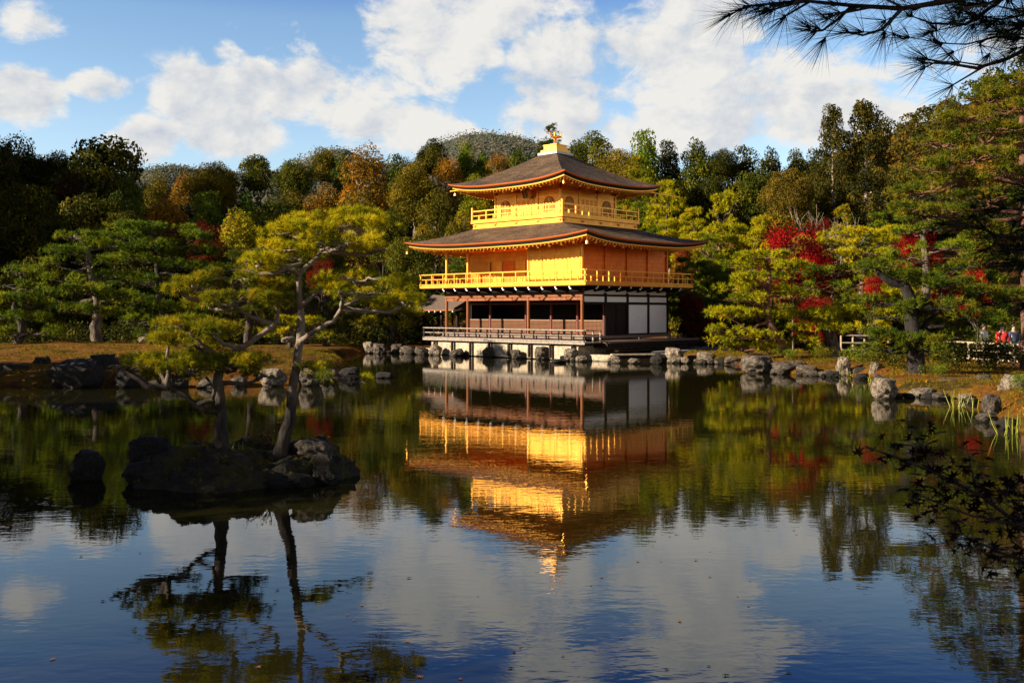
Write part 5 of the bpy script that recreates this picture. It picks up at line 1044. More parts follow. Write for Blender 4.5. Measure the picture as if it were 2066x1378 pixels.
rows = [
 # left shaded hillside
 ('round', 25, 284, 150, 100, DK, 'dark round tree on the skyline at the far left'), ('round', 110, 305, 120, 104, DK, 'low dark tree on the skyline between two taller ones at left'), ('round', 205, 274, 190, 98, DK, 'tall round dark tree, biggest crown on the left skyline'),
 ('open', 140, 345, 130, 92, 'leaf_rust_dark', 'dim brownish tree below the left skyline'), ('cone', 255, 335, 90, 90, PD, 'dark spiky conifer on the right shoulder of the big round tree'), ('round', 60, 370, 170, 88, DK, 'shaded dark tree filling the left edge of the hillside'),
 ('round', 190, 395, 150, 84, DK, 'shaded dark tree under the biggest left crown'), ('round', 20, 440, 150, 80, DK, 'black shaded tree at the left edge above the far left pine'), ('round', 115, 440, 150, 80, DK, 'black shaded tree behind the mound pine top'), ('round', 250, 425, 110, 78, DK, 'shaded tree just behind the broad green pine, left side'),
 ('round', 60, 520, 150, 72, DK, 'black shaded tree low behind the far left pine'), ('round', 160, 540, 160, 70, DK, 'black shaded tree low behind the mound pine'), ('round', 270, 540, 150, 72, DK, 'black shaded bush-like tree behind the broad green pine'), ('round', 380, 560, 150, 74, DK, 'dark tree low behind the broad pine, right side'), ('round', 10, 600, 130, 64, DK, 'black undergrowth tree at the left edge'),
 # skyline, left of pavilion
 ('open', 320, 350, 90, 128, OL, 'low olive tree on the skyline in the left gap'), ('open', 375, 345, 80, 126, RU, 'brown tinged low tree under the far left mountain'), ('round', 432, 325, 100, 118, OL, 'olive round tree on the skyline right of the left gap'), ('round', 520, 312, 80, 120, 'leaf_green', 'dark green rounded tree standing out on the skyline'),
 ('round', 595, 318, 90, 118, 'leaf_green', 'dark tree on the skyline left of the rust tree'), ('round', 655, 302, 70, 122, OL, 'tall olive tree on the skyline before the far ridge'), ('open', 738, 290, 130, 108, RU, 'wide rust orange tree with pale bare branches'), ('cone', 690, 300, 70, 120, PD, 'dark conifer behind the left side of the rust tree'),
 ('cone', 800, 300, 80, 118, PD, 'dark conifer right of the rust tree'), ('round', 872, 284, 75, 120, DK, 'dark tree poking up at the left foot of the mountain'), ('open', 840, 320, 80, 112, OL, 'olive tree below the dark tree at the mountain foot'), ('cone', 940, 278, 65, 122, PG, 'green pine top against the left of the mountain'),
 ('cone', 975, 292, 55, 122, PG, 'green pine top against the middle of the mountain'), ('open', 905, 315, 80, 112, RU, 'orange tree in front of the mountain foot'), ('open', 1005, 305, 75, 114, RU, 'orange brown tree left of the roof finial'), ('cone', 1050, 282, 75, 122, PD, 'dark tree on the skyline left of the phoenix'),
 ('pine', 1112, 255, 70, 118, PD, 'dark pine directly behind the phoenix statue'), ('round', 1190, 270, 100, 116, 'leaf_green', 'wide dark tree just right of the phoenix'), 
 # mid tier left
 ('cone', 240, 370, 80, 84, PD, 'spiky green conifer in half shade on the left slope'), ('open', 335, 395, 130, 92, 'leaf_rust', 'spiky tree speckled orange and green above the broad pine'), ('cone', 420, 372, 100, 100, PG, 'blue green conifer in the middle of the left slope'), ('cone', 500, 375, 90, 102, PG, 'green conifer right of the blue green one'),
 ('open', 480, 420, 110, 86, 'pine_mixed', 'yellowish pine behind the islet pine crown, left side'), ('open', 590, 380, 100, 100, OL, 'olive tree with rust patches left of the rust tree foot'), ('open', 655, 370, 110, 98, RU, 'rust and olive tree under the skyline left of the rust tree'), ('open', 720, 385, 120, 94, OL, 'olive tree with bare limbs under the rust tree'),
 ('round', 835, 335, 110, 98, OL, 'olive tree with pale trunk left of the upper roof'), ('open', 880, 380, 110, 92, OL, 'dark olive tree beside the upper balcony'), ('round', 770, 420, 100, 88, 'leaf_green', 'dark tree above the right side of the islet pine crown'), ('round', 560, 400, 100, 94, 'leaf_green', 'dark tree in the hollow above the islet pine crown'), ('round', 640, 450, 120, 82, 'leaf_green', 'dark tree hidden behind the islet pine top'),
 ('open', 930, 430, 100, 84, OL, 'olive tree behind the lower roof, left side'), ('round', 830, 470, 100, 80, 'leaf_green', 'dark tree left of the lower roof tip'), ('open', 960, 350, 90, 104, 'pine_mixed', 'yellow green tree left of the upper eave'), ('round', 1040, 340, 100, 104, OL, 'olive tree behind the left slope of the upper roof'),
 ('round', 430, 480, 120, 84, 'leaf_green', 'dark tree behind the small red maple'), ('round', 330, 480, 130, 84, 'leaf_green', 'dark tree behind the top pads of the broad pine'), ('round', 860, 540, 130, 76, DK, 'dark tree behind the west veranda of the pavilion'), ('round', 760, 560, 130, 78, DK, 'dark tree behind the right branch of the islet pine'),
 ('pine', 925, 520, 90, 74, PG, 'green pine seen through the open west end of the balcony'), ('open', 920, 610, 70, 74, RU, 'small orange tree seen through the open west end of the ground storey'),
 # right of pavilion skyline
 ('cone', 1300, 247, 100, 112, PG, 'tall green pine, highest head right of the pavilion roof'), ('round', 1250, 300, 110, 96, GO, 'golden brown round tree just above the roof slope'), ('pine', 1290, 320, 120, 92, 'pine_mixed', 'yellow green pine crowding the right roof slope'), ('cone', 1345, 272, 75, 114, DK, 'dark conifer right of the highest pine'),
 ('cone', 1400, 262, 90, 112, 'leaf_green', 'dark conifer with a broad top right of the pavilion'), ('round', 1455, 300, 70, 112, DK, 'dark low tree between conifers right of the pavilion'), ('cone', 1500, 282, 85, 114, DK, 'dark pointed tree left of the twin heads'), ('cone', 1550, 280, 90, 112, DK, 'dark pointed tree in the middle of the right skyline'), ('cone', 1605, 288, 80, 114, DK, 'dark tree on the skyline left of the cedars'),
 ('cone', 1645, 290, 70, 118, DK, 'dark tree tucked behind the left cedar'), ('round', 1350, 360, 110, 98, 'leaf_green', 'dark tree with grey trunk behind the yellow green pine'), ('round', 1440, 350, 110, 98, DK, 'dark tree with bare grey limbs behind the garden pines'), ('round', 1520, 350, 110, 96, 'leaf_green', 'dark tree left of the golden round tree'),
 ('round', 1590, 340, 110, 90, GO2 if False else 'leaf_goldolive', 'golden olive round tree left of the bare trees'), ('cedar', 1680, 220, 90, 92, 'leaf_cedar', 'slimmer cedar with a knotted top and pale trunk'), ('cedar', 1748, 212, 150, 92, 'leaf_cedar', 'broad tall cedar with forked top and long pale trunk'),
 ('round', 1655, 400, 110, 104, DK, 'dark tree behind the bare pale trees'), ('round', 1740, 400, 120, 104, DK, 'dark tree behind the broad cedar trunk'), ('round', 1560, 430, 110, 88, OL, 'olive tree below the golden olive one'), ('open', 1820, 330, 120, 110, OL, 'olive tree on the hill right of the cedars'), ('round', 1800, 410, 120, 96, OL, 'olive tree right of the broad cedar trunk'),
 ('cone', 1920, 200, 40, 190, DK, 'small dark tree standing alone on the right hill ridge'),
 # garden tier right of the pavilion
 ('pine', 1345, 365, 130, 84, PY, 'bright yellow green pine rising right of the upper eave'), ('pine', 1460, 392, 140, 82, PY, 'bright green pine between pavilion and golden tree'), ('pine', 1400, 420, 110, 78, PY, 'yellow green pine right of the top balcony'), ('pine', 1290, 410, 90, 80, PG, 'green pine behind the top balcony railing'),
 ('pine', 1530, 440, 120, 78, PY, 'light green pine left of the scarlet maple'), ('pine', 1430, 480, 110, 72, PG, 'green pine right of the lower roof tip'), ('pine', 1380, 520, 90, 68, PG, 'green pine beside the gold balcony corner'), ('pine', 1455, 555, 90, 66, PG, 'slim green pine between pavilion and leaning pine'), ('pine', 1400, 610, 70, 66, PD, 'dark low pine beside the white panels'),
 ('pine', 1620, 480, 120, 74, PY, 'yellow pine above the right of the scarlet maple'), ('pine', 1800, 455, 130, 70, PY, 'yellow green pine behind the crooked topped pine'), ('pine', 1960, 470, 140, 66, PG, 'green pine behind the huge right pine'), ('pine', 1980, 560, 150, 60, PG, 'green pine filling behind the right edge maple'), ('pine', 1700, 420, 90, 86, 'pine_mixed', 'yellow green young pine under the cedars'), ('pine', 1770, 430, 90, 84, PG, 'green young pine right of the cedar trunks'),
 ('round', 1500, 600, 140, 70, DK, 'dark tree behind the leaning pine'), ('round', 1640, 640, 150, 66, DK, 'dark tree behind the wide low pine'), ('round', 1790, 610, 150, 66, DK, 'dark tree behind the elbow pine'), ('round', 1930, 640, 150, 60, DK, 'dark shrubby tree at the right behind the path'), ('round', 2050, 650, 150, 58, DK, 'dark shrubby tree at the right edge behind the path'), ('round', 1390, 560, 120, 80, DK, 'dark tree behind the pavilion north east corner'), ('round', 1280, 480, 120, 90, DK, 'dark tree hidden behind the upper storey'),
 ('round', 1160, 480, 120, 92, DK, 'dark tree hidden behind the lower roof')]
leafmat('leaf_green', (.022, .035, .005), (.075, .088, .007), (.19, .165, .009))
leafmat('leaf_rust_dark', (.012, .010, .004), (.04, .022, .007), (.085, .035, .010))
leafmat('leaf_goldolive', (.035, .03, .006), (.10, .075, .009), (.20, .13, .012))
leafmat('leaf_cedar', (.018, .02, .005), (.06, .055, .007), (.16, .11, .012))
for (k_, px, top, w_, Y, lf, lab) in rows: tree(k_, px, top, w_, Y, lf, lab, 'bark_white' if k_ in ('cedar',) or 'pale' in lab or 'grey' in lab else 'bark_pale')
for (px, top, w_, Y, lf, lab) in ((1600, 450, 150, 57, RED, 'scarlet maple, the largest and brightest red crown'), (1655, 490, 110, 58, RED, 'scarlet maple spreading right of the brightest one'), (1510, 500, 90, 66, 'leaf_darkred', 'dark red maple left of the brightest maple'), (1650, 595, 90, 55, 'leaf_red', 'low red maple under the layered green pine'),
    (1400, 590, 80, 62, 'leaf_darkred', 'dark red maple beside the white panels of the pavilion'), (1385, 500, 80, 74, 'leaf_darkred', 'dark red maple seen past the gold balcony corner'), (1765, 552, 62, 45, RED, 'red maple left of the elbow trunk'), (1845, 460, 110, 59.5, RED, 'red maple behind the crooked topped pine'),
    (1970, 548, 85, 43.5, RED, 'red maple glowing at the right among dark pines'), (1650, 440, 70, 84, 'leaf_darkred', 'thin dark red maple among the bare trees'), (412, 448, 90, 78, 'leaf_darkred', 'red maple at left behind the broad green pine'), (1900, 560, 90, 60, RED, 'small red maple behind the elbow pine'), (650, 520, 60, 72, 'leaf_darkred', 'dark red leaves behind the islet pine crown')):
    tree('maple', px, top, w_, Y, lf, lab, 'bark_pale')
for i, (px, top, Y) in enumerate(((1640, 385, 86), (1662, 400, 84), (1705, 410, 88), (1675, 440, 80), (1625, 440, 84))):
    b = gP(px, Y); zt = CZ + (YH - top) / F * Y; root = tag(empty('bare_tree', b, i * 1.3), ['bare pale tree, tallest of the leafless group by the cedars', 'bare pale tree with two stems left of the broad cedar trunk', 'thin bare pale tree between the cedar trunks', 'bare white tree leaning right above the scarlet maple', 'short bare tree left most of the leafless group'][i], 'bare tree')
    o = link('trunk', BARE[i % 3], M['bark_white'], root); s = (zt - b.z) / 9.5; o.scale = (s * .8, s * .8, s)
# off-frame trees on the left that throw the shade lying over the islet and the left slope
for (x, Y, H, Wd, lab) in ((-19, 6.5, 7.2, 7, 'low round tree on the near left bank at the water'), (-21, 12, 7.6, 7, 'round tree on the near left bank outside the picture'), (-22, 17.5, 7.8, 7, 'second round tree on the near left bank'), (-24, 23, 7.4, 7, 'round tree on the left bank by the bend'), (-26.5, 35.5, 6.4, 8, 'low round tree on the left bank beyond the bend'), (-9, 1.5, 9.5, 7, 'spreading tree on the bank left of the viewer'), (-13, -2, 10, 8, 'tall tree behind the viewer on the left')):
    k = tree_i[0]; tree_i[0] += 1; me, tm, w0, h0, _ = PROTO['round', k % 4]; gz = g1(x, Y); root = tag(empty('broadleaf_tree', (x, Y, gz), k), lab, 'broadleaf tree'); s = Wd / w0
    cr = link('crown', me, M[DK], root); cr.scale = (s, s, (H * .85) / h0); cr.location = (0, 0, H * .15); tr = link('trunk', tm, M['bark'], root); tr.scale = (s, s, H / h0)
for i, (x, Y, H) in enumerate(((-64, 82, 24), (-72, 92, 26), (-60, 72, 18), (-80, 80, 26), (-70, 104, 24), (-52, 62, 13))):
    me, tm, w0, h0, _ = PROTO['round', i % 4]; gz = g1(x, Y); root = tag(empty('broadleaf_tree', (x, Y, gz), i), 'tall tree on the left hill outside the picture', 'broadleaf tree', 'trees on the left hill beyond the frame'); s = 12 / w0
    cr = link('crown', me, M[DK], root); cr.scale = (s, s, H * .9 / h0); cr.location = (0, 0, H * .1); tr = link('trunk', tm, M['bark'], root); tr.scale = (s, s, H / h0)
# wooded slopes too distant to count
def wood_mass(name, fn, n, size, matn, seed):
    rg = np.random.default_rng(seed); C, T = fn(n, rg); V, q, t = leaves(C, np.tile((-.2, -.4, .7), (len(C), 1)) + rg.normal(0, .5, (len(C), 3)), T, size, rg); tag(link(name, fast_mesh(name, V, q, t, 4), M[matn]), kind='stuff')
def slope(x0, x1, y0, y1, cell, h, r):
    def f(n, rg):
        m = int((x1 - x0) * (y1 - y0) / cell ** 2); cx_ = rg.uniform(x0, x1, m); cy_ = rg.uniform(y0, y1, m); cz_ = gh(cx_, cy_); k = n // m; hh = rg.uniform(.7, 1.15, m) * h; tt = rg.normal(.45, .2, m)
        d = unit(rg.normal(size=(m, k, 3))); d[..., 2] = np.abs(d[..., 2]); C = np.stack([cx_, cy_, cz_ + hh * .45], -1)[:, None, :] + d * np.stack([np.full(m, r), np.full(m, r), hh * .6], -1)[:, None, :] * rg.uniform(.8, 1.08, (m, k, 1))
        return C.reshape(-1, 3), np.repeat(tt, k).clip(0, 1)
    return f
wood_mass('hill_woodland', slope(60, 300, 150, 300, 5.5, 7, 3.4), 190000, 1.1, 'hill_forest', 41)
wood_mass('back_woodland', slope(-60, 75, 124, 165, 5.0, 8, 3.2), 60000, .9, 'hill_forest_dark', 42) if False else None
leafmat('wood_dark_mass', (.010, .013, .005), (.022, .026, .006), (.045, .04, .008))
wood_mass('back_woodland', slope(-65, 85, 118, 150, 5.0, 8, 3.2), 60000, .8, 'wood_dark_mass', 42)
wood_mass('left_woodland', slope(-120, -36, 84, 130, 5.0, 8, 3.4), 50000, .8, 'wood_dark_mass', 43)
# dense undergrowth and ground cover
def under():
    rg = np.random.default_rng(50); C = []; T = []
    for (px0, px1, Y, n, h) in ((0, 380, 58, 60, 2.2), (380, 860, 70, 70, 2.2), (1360, 2100, 64, 110, 2.6), (1900, 2120, 50, 40, 1.8)):
        for _ in range(n):
            px = rg.uniform(px0, px1); Y_ = Y + rg.uniform(-2, 6); x = (px - CX) / F * Y_; z = g1(x, Y_); r = rg.uniform(.6, 1.2); k = 330; d = unit(rg.normal(size=(k, 3))); d[:, 2] = abs(d[:, 2]); C.append(np.array((x, Y_, z)) + d * (r, r, h * rg.uniform(.4, 1)) * rg.uniform(.6, 1.05, (k, 1))); T.append(np.full(k, rg.normal(.4, .15)))
    C = np.concatenate(C); V, q, t = leaves(C, np.tile((0, -.2, .8), (len(C), 1)), np.concatenate(T).clip(0, 1), .22, rg); tag(link('undergrowth', fast_mesh('undergrowth', V, q, t, 4), M[DK]), kind='stuff')
under()
def ground_cover():
    rg = np.random.default_rng(52)
    for nm, mt, n, thr, Ln, wd in (('moss_cover', 'moss_leaf', 60000, .02, .13, .022), ('leaf_litter', 'leaf_rust', 34000, -.08, .10, .04)):
        x = rg.uniform(-30, 32, n); y = rg.uniform(22, 60, n); d = sdist(x, y); k = (d > .15) & (d < 12) & (np.abs(x) < .56 * y + 1); x, y = x[k], y[k]
        nz = np.array([mnoise.noise(Vector((a * .5, b * .5, len(nm)))) for a, b in zip(x, y)]); k = nz > thr; x, y, nz = x[k], y[k], nz[k]; C = np.stack([x, y, gh(x, y) - .01], -1)
        V, tri, t = needles(C, np.tile((0, 0, 1. if nm[0] == 'm' else .3), (len(C), 1)), (nz + .4 + rg.normal(0, .15, len(C))).clip(0, 1), 6, Ln, wd, .8, rg); tag(link(nm, fast_mesh(nm, V, tri, t), M[mt]), kind='stuff')
ground_cover()
# --- shrubs near the right bank
def shrub_mesh(seed):
    rg = np.random.default_rng(seed); C = []; T = []
    for i in range(14):
        c = np.array((rg.normal(0, .4), rg.normal(0, .4), rg.uniform(.2, .6))); d = unit(rg.normal(size=(90, 3))); C.append(c + d * .28 * rg.uniform(.6, 1.1, (90, 1))); T.append(np.full(90, rg.normal(.5, .15)))
    C = np.concatenate(C); V, q, t = leaves(C, np.tile((0, 0, .8), (len(C), 1)), np.concatenate(T).clip(0, 1), .085, rg); return fast_mesh('shrub', V, q, t, 4)
SHR = [shrub_mesh(i) for i in range(3)]
for i, (px, Y, s, lf, lab) in enumerate(((1735, 45, 1.0, PG, 'low leafy shrub right of the upright pale stone'), (1670, 46, .8, 'moss_leaf', 'low mossy shrub left of the upright pale stone'), (1590, 47.5, .7, PG, 'small green shrub on the rocks at the leaning pine foot'), (1720, 50, .6, DK, 'small dark shrub before the pale fence'), (1885, 35.5, .55, PG, 'small leafy shrub between the flat pale stone and square rock'),
        (1940, 39, 1.5, DK, 'dark glossy shrub behind the square grey rock'), (1990, 40, 1.5, DK, 'dark glossy shrub behind the rust coloured slope'), (2045, 38, 1.4, DK, 'dark glossy shrub by the right edge trunk'), (1900, 41, 1.5, DK, 'dark shrub right of the big dark trunk'), (1810, 40, 1.2, DK, 'dark shrub left of the big dark trunk'), (1770, 42, 1.0, DK, 'dark shrub behind the pale leaning rock'),
        (2060, 30, .6, PG, 'small green shrub beside the large pale rock'), (1415, 52, .4, 'moss_leaf', 'small shrub growing among the stones right of the terrace'), (1455, 52, .35, 'moss_leaf', 'tiny bush between stones right of the terrace'))):
    b = gP(px, Y); o = link('shrub', SHR[i % 3], M[lf]); o.location = b; o.scale = (s, s, s); o.rotation_euler = (0, 0, i); tag(o, lab, 'shrub')
# low twiggy bush on the islet
def twig_bush(px, py, dy, lab, h, lean, seed, leaf=RU, n=9):
    rg = np.random.default_rng(seed); b = Q(px, py, dy); b.z = surf(ISL, b.x, b.y) - .02 if True else b.z; root = tag(empty('islet_bush', b), lab, 'bush'); mb = MB(); C = []
    for i in range(n):
        e = Vector((lean * rg.uniform(.3, 1) + rg.normal(0, .12), rg.normal(0, .12), h * rg.uniform(.6, 1))); cv = curve((0, 0, 0), e, .02, 5, .02, rg); mb.tube(cv, [.012, .01, .009, .007, .005, .003], 5, False)
        for _ in range(26): t = rg.uniform(.4, 1.02); C.append(np.array(e) * t + rg.normal(0, .035, 3))
    mb.build('stems', M['bark'], root); C = np.array(C); V, q, t = leaves(C, np.tile((0, 0, 1.), (len(C), 1)), rg.uniform(0, 1, len(C)), .045, rg); link('foliage', fast_mesh('foliage', V, q, t, 4), M[leaf], root)
twig_bush(600, 900, .2, 'twiggy yellow leaved bush right of the taller islet trunk', .38, .45, 61, 'moss_leaf', 11); twig_bush(548, 900, .3, 'thin reddish twig bush left of the taller islet trunk', .35, -.35, 62, RU, 5)
def reed_clump(px, pyb, n, h, w_, lab, Y=None, base=0.0):
    Y = Y or F * CZ / (pyb - YH); x = (px - CX) / F * Y; rg = np.random.default_rng(int(px)); mb = MB()
    for i in range(n):
        a = Vector((rg.uniform(-w_, w_), rg.uniform(-.15, .15), -.1)); e = a + Vector((rg.normal(0, .12), rg.normal(0, .1), h * rg.uniform(.5, 1.1))); mb.tube([a, a.lerp(e, .5) + Vector((rg.normal(0, .02), 0, 0)), e], [.011, .009, .002], 4, False)
    o = mb.build('reeds', M['reed']); o.location = (x, Y, base); tag(o, lab, 'reeds')
reed_clump(1705, 760, 9, .42, .3, 'short yellow reeds in front of the upright pale stone'); reed_clump(1758, 768, 6, .45, .12, 'thin reeds left of the round white boulder'); reed_clump(1950, 822, 14, .62, .45, 'yellow green reeds standing in the water before the rust slope'); reed_clump(2040, 880, 12, .62, .5, 'yellow green reeds at the right edge nearest the viewer', Y=22.5)
reed_clump(475, 895, 12, .22, .12, 'small grass tuft beside the shorter islet trunk', Y=16.6, base=.5)
# --- fences
def fence(a, b, zoff, nposts, lab, h=.85):
    a, b = Vector(a), Vector(b); root = tag(empty('fence', a), lab, 'fence'); n = nposts
    for i in range(n):
        p = a.lerp(b, i / (n - 1)); mb = MB(); q = p - a; mb.tube([q + Vector((0, 0, -.3)), q + Vector((0, 0, h + .04))], .055, 7); mb.build('fence_post', M['fence_pale'], root)
    for z in (h, h * .62, h * .26):
        mb = MB(); mb.bar(Vector((0, -.07, z)), b - a + Vector((0, -.07, z)), .05, .07); mb.build('rail', M['fence_pale'], root)
def fz(px, Y): g = gP(px, Y); return g
fence(fz(1697, 53), fz(1792, 53), 0, 5, 'pale wooden rail fence behind the upright stone on the right bank', 1.05)
f0, f1 = fz(1352, 66), fz(1480, 66); f1.z = f0.z; fence(f0, f1, 0, 9, 'pale rail fence by the path beside the pavilion', 1.0)
f0, f1 = fz(1900, 46), fz(2080, 40); fence(f0, f1, 0, 7, 'pale rail fence among the shrubs at the right edge', .95)
f0, f1 = fz(870, 82), fz(960, 82); f1.z = f0.z; fence(f0, f1, 0, 7, 'pale fence seen through the west end of the ground storey', 1.3)
# --- visitors on the path
def skin_mesh(verts, edges, radii, sub=1):
    me = bpy.data.meshes.new('tmp'); me.from_pydata(verts, edges, []); o = bpy.data.objects.new('tmp', me); sc.collection.objects.link(o)
    m = o.modifiers.new('s', 'SKIN'); sv_ = me.skin_vertices[0].data
    for i, r in enumerate(radii): sv_[i].radius = (r, r) if isinstance(r, float) else r
    sv_[0].use_root = True; s2 = o.modifiers.new('d', 'SUBSURF'); s2.levels = sub; s2.render_levels = sub
    dg = bpy.context.evaluated_depsgraph_get(); dg.update(); r = bpy.data.meshes.new_from_object(o.evaluated_get(dg)); bpy.data.objects.remove(o); r.materials.clear(); r.shade_smooth(); return r
BODY_V = [(0, 0, .95), (0, 0, 1.15), (0, 0, 1.38), (0, 0, 1.48), (0, -.01, 1.58), (0, -.005, 1.70), (-.09, 0, .90), (-.10, .01, .50), (-.10, 0, .08), (-.10, -.14, .03), (.09, 0, .90), (.10, .01, .50), (.10, 0, .08), (.10, -.14, .03),
          (-.18, 0, 1.38), (-.23, .01, 1.12), (-.21, -.08, .90), (-.21, -.12, .80), (.18, 0, 1.38), (.23, .01, 1.12), (.21, -.08, .90), (.21, -.12, .80)]
BODY_E = [(0, 1), (1, 2), (2, 3), (3, 4), (4, 5), (0, 6), (6, 7), (7, 8), (8, 9), (0, 10), (10, 11), (11, 12), (12, 13), (2, 14), (14, 15), (15, 16), (16, 17), (2, 18), (18, 19), (19, 20), (20, 21)]
BODY_R = [.15, .14, .14, .055, .09, .075, .10, .065, .045, .04, .10, .065, .045, .04, .06, .045, .035, .03, .06, .045, .035, .03]
body_me = skin_mesh(BODY_V, BODY_E, BODY_R, 2)
ci = [0, 1, 2, 14, 15, 16, 18, 19, 20]; cm = {v: i for i, v in enumerate(ci)}
coat_me = skin_mesh([(0, 0, .82)] + [BODY_V[v] for v in ci[1:]], [(cm[a], cm[b]) for a, b in BODY_E if a in cm and b in cm], [.20, .175, .165, .085, .068, .055, .085, .068, .055], 2)
leg_me = skin_mesh([BODY_V[v] for v in (0, 6, 7, 8, 10, 11, 12)], [(0, 1), (1, 2), (2, 3), (0, 4), (4, 5), (5, 6)], [.16, .115, .085, .07, .115, .085, .07], 2)
mbh = MB(); mbh.tube([(0, .015, 1.60), (0, .02, 1.68), (0, .012, 1.75), (0, .01, 1.785)], [.085, .105, .085, .02], 10); hair_me = mbh.mesh('hair', True)
for i, (px, Y, coat, lab, rz) in enumerate(((1425, 68, 'cloth_red', 'person in a red coat standing behind the fence beside the pavilion', .4), (1398, 69, 'cloth_white', 'person in a white top behind the fence beside the pavilion', 0), (1382, 70, 'cloth_navy', 'person in navy nearest the pavilion corner behind the fence', -.4),
        (2022, 44, 'cloth_red', 'person in a red top behind the shrubs at the right edge', -.3), (1985, 47, 'cloth_white', 'person in a white top behind the shrubs at right', .5), (2045, 46, 'cloth_navy', 'person in navy beside the one in red at the right edge', .2), (1795, 60, 'cloth_brown', 'person in brown walking behind the elbow pine trunk', 1.2))):
    b = gP(px, Y); root = tag(empty('person', b, rz), lab, 'person'); link('body', body_me, M['skin'], root); link('coat', coat_me, M[coat], root); link('trousers', leg_me, M['cloth_navy'], root); link('hair', hair_me, M['hair'], root)
# --- foreground branches
def needle_branch(lab, paths, tufts_per_m, Ln, wd, seed, name='pine_branch', leaf='pine_fore', K=34, r0=.02, extra=0):
    """paths: list of polylines (world points); sprays of long needles along their outer parts"""
    rg = np.random.default_rng(seed); base = Vector(paths[0][0]); root = tag(empty(name, base), lab, 'pine branch'); mb = MB(); C = []; A = []; D_ = []
    for j, pl in enumerate(paths):
        pl = [Vector(p) - base for p in pl]; n = len(pl); rr = r0 if j == 0 else r0 * .5; mb.tube(pl, [rr * (1 - .75 * i / (n - 1)) for i in range(n)], 6)
        for i in range(n - 1):
            L = (pl[i + 1] - pl[i]).length; d = (pl[i + 1] - pl[i]).normalized()
            for k in range(max(1, int(L * tufts_per_m))):
                t = rg.uniform(0, 1); p = pl[i].lerp(pl[i + 1], t); dd = (d + Vector(rg.normal(0, .45, 3))).normalized(); e = p + dd * rg.uniform(.03, .16); mb.tube([p, e], [rr * .35, rr * .2], 4, False); C.append(e); A.append(dd)
        C.append(pl[-1]); A.append((pl[-1] - pl[-2]).normalized())
    mb.build('stem', M['bark'], root, True); C = np.array([list(c) for c in C]); A = np.array([list(a) for a in A]); V, tri, t = needles(C - A * .02, A * 1.1, rg.uniform(.2, .8, len(C)), K, Ln, wd, .55, rg)
    link('needles', fast_mesh('needles', V, tri, t), M[leaf], root)
leafmat('pine_fore', (.006, .012, .006), (.012, .02, .008), (.02, .03, .010), trans=.1)
BY = 3.0
def Bp(px, py, dy=0.0): return P(px, py, BY + dy)
needle_branch('dark pine bough hanging into the top right of the picture', [
    [Bp(2500, -300), Bp(2250, -80), Bp(2050, -20), Bp(1930, 0), Bp(1820, 18), Bp(1720, 12), Bp(1620, 2), Bp(1500, 14)],
    [Bp(1720, 12), Bp(1690, 40, .05), Bp(1660, 62, .05), Bp(1635, 66, .05)], [Bp(1820, 18), Bp(1780, 60, -.1), Bp(1740, 72, -.1), Bp(1700, 62, -.1)], [Bp(1620, 2), Bp(1580, 14, -.1), Bp(1545, 26, -.1)],
    [Bp(2050, -20), Bp(1950, 50, .1), Bp(1880, 48, .1), Bp(1830, 30, .1)], [Bp(1930, 0), Bp(1860, -25, .1), Bp(1780, -20, .1), Bp(1700, -20)], [Bp(2250, -80), Bp(2120, 20, .1), Bp(2020, 40, .1), Bp(1960, 30, .1)], [Bp(2250, -60), Bp(2140, 40, -.1), Bp(2060, 50, -.1)],
    [Bp(2050, -20), Bp(1990, 10, -.1), Bp(1930, 20, -.1)]], 22, .125, .0022, 71, r0=.013)
needle_branch('lower dark pine twig with needle sprays under the top right bough', [
    [Bp(2500, -100), Bp(2250, 20), Bp(2110, 80), Bp(2030, 120), Bp(1970, 138), Bp(1910, 128), Bp(1860, 118)],
    [Bp(2110, 80), Bp(2010, 75, .1), Bp(1950, 90, .1), Bp(1890, 88, .1)], [Bp(2250, 20), Bp(2150, 40, .1), Bp(2070, 50, .1), Bp(1990, 50, .1)], [Bp(2200, 60), Bp(2130, 105, -.1), Bp(2070, 115, -.1)], [Bp(2250, 0), Bp(2130, 10), Bp(2040, 20), Bp(1980, 5)], [Bp(2300, 0), Bp(2180, 60), Bp(2100, 40), Bp(2050, 60)], [Bp(2300, 40), Bp(2180, 90), Bp(2120, 90)]], 22, .12, .0022, 72, r0=.010)
BY = 4.2
needle_branch('dark near pine branch drooping down the right edge', [
    [Bp(2600, 250), Bp(2350, 330), Bp(2200, 400), Bp(2120, 450), Bp(2060, 480), Bp(2010, 475), Bp(1980, 460)],
    [Bp(2200, 400), Bp(2130, 420, .1), Bp(2070, 425, .1), Bp(2020, 420, .1)], [Bp(2200, 430), Bp(2130, 500, .1), Bp(2080, 530, .1), Bp(2040, 525, .1)], [Bp(2200, 440), Bp(2150, 550, .0), Bp(2110, 600, .1), Bp(2080, 600, .1)], [Bp(2120, 450), Bp(2070, 510, -.1), Bp(2030, 510, -.1)], [Bp(2200, 380), Bp(2120, 390, -.1), Bp(2075, 395, -.1)],
    [Bp(2250, 450), Bp(2160, 480), Bp(2100, 490)], [Bp(2250, 480), Bp(2180, 560), Bp(2130, 570)]], 22, .19, .0034, 73, r0=.02)
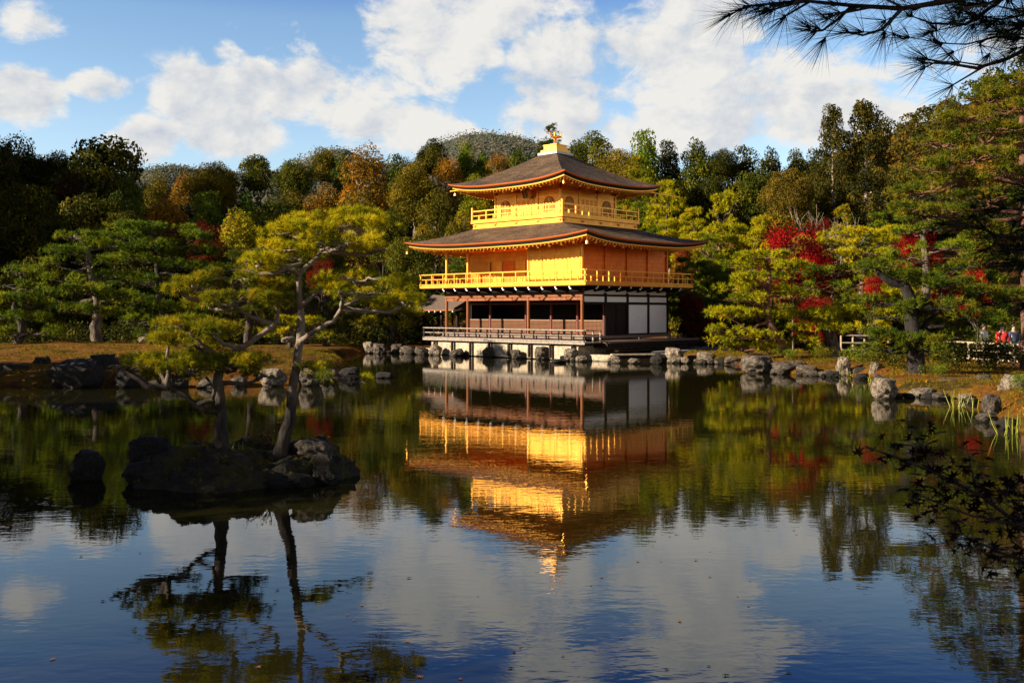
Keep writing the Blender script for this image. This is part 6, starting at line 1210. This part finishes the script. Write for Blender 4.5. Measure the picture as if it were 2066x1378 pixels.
# foreground maple spray, lower right
def maple_leaf_mesh():
    V = [(0, 0, 0)]; n = 7
    out = []
    for i in range(n):
        a = R(-120 + 240 * i / (n - 1)) + math.pi / 2; L = (1 - .35 * abs(i - 3) / 3); out.append((math.cos(a) * L, math.sin(a) * L, -.08 * L * L))
        if i < n - 1: am = a + R(240 / (n - 1)) / 2; out.append((math.cos(am) * .33, math.sin(am) * .33, .02))
    V += out; return V, [(0, i, i + 1) for i in range(1, len(out))]
MLV, MLF = maple_leaf_mesh(); MLV = np.array(MLV)
def maple_branch(lab, paths, seed, nl, size=.045):
    rg = np.random.default_rng(seed); base = Vector(paths[0][0]); root = tag(empty('maple_branch', base), lab, 'maple branch'); mb = MB(); Vs = []; Fs = []; Ts = []; n0 = 0
    for j, pl in enumerate(paths):
        pl = [Vector(p) - base for p in pl]; n = len(pl); rr = .010 if j == 0 else .005; mb.tube(pl, [rr * (1 - .7 * i / (n - 1)) for i in range(n)], 5, False)
        for i in range(n - 1):
            for k in range(nl):
                p = pl[i].lerp(pl[i + 1], rg.uniform()); dd = Vector(rg.normal(0, 1, 3)).normalized(); e = p + dd * rg.uniform(.03, .10); mb.tube([p, e], [.0015, .001], 3, False); s = size * rg.uniform(.6, 1.15)
                rot = np.array((Matrix.Rotation(rg.uniform(0, 6.28), 3, 'Z') @ Matrix.Rotation(rg.normal(0, .8), 3, 'X') @ Matrix.Rotation(rg.uniform(0, 6.28), 3, 'Z')).transposed()); Vs.append(MLV @ rot * s + np.array(e)); Fs.append(np.array(MLF) + n0); n0 += len(MLV); Ts.append(np.full(len(MLF), rg.uniform()))
    mb.build('stem', M['bark'], root); link('foliage', fast_mesh('foliage', np.concatenate(Vs), np.concatenate(Fs), np.concatenate(Ts)), M['maple_fore'], root)
leafmat('maple_fore', (.008, .004, .003), (.014, .005, .004), (.03, .008, .006), trans=.15)
BY = 3.6
maple_branch('dark red maple spray reaching over the water from the lower right', [
    [Bp(2300, 1330), Bp(2160, 1180), Bp(2060, 1060), Bp(1980, 1000), Bp(1900, 960), Bp(1830, 930), Bp(1745, 900)], [Bp(1980, 1000), Bp(1960, 950, .1), Bp(1950, 900, .1)], [Bp(2060, 1060), Bp(1960, 1040, -.1), Bp(1880, 1010, -.1), Bp(1830, 985, -.1)], [Bp(2060, 1060), Bp(2080, 990, .1), Bp(2050, 960, .1)],
    [Bp(2160, 1180), Bp(2060, 1130, .1), Bp(1960, 1090, .1), Bp(1920, 1060, .1)], [Bp(2160, 1180), Bp(2120, 1080, -.1), Bp(2020, 1010, -.1)], [Bp(2200, 1230), Bp(2100, 1130), Bp(2000, 1120), Bp(1940, 1100)], [Bp(1900, 960), Bp(1860, 900, .05), Bp(1850, 890, .05)], [Bp(2200, 1230), Bp(2140, 1100, .2), Bp(2080, 1060, .2)]], 81, 16)
# fallen leaves on the water
def floating():
    me = bpy.data.meshes.new('floating_leaf'); V = MLV * .04; V[:, 2] = V[:, 2] * .3 + .006; me.from_pydata(V.tolist(), [], MLF); rg = np.random.default_rng(91)
    for i in range(70):
        if i < 45: px, py = rg.uniform(60, 1700), 1040 + 330 * rg.uniform() ** .8
        else: px, py = rg.uniform(700, 1500), rg.uniform(760, 1040)
        x, y = W(px, py); o = link('floating_leaf', me, M['dead_leaf']); s = rg.uniform(.6, 1.3); o.location = (x, y, .002); o.scale = (s, s, s); o.rotation_euler = (0, 0, rg.uniform(0, 6.28)); tag(o, 'small brown fallen leaf floating on the pond', 'leaf', 'fallen leaves floating on the pond')
floating()
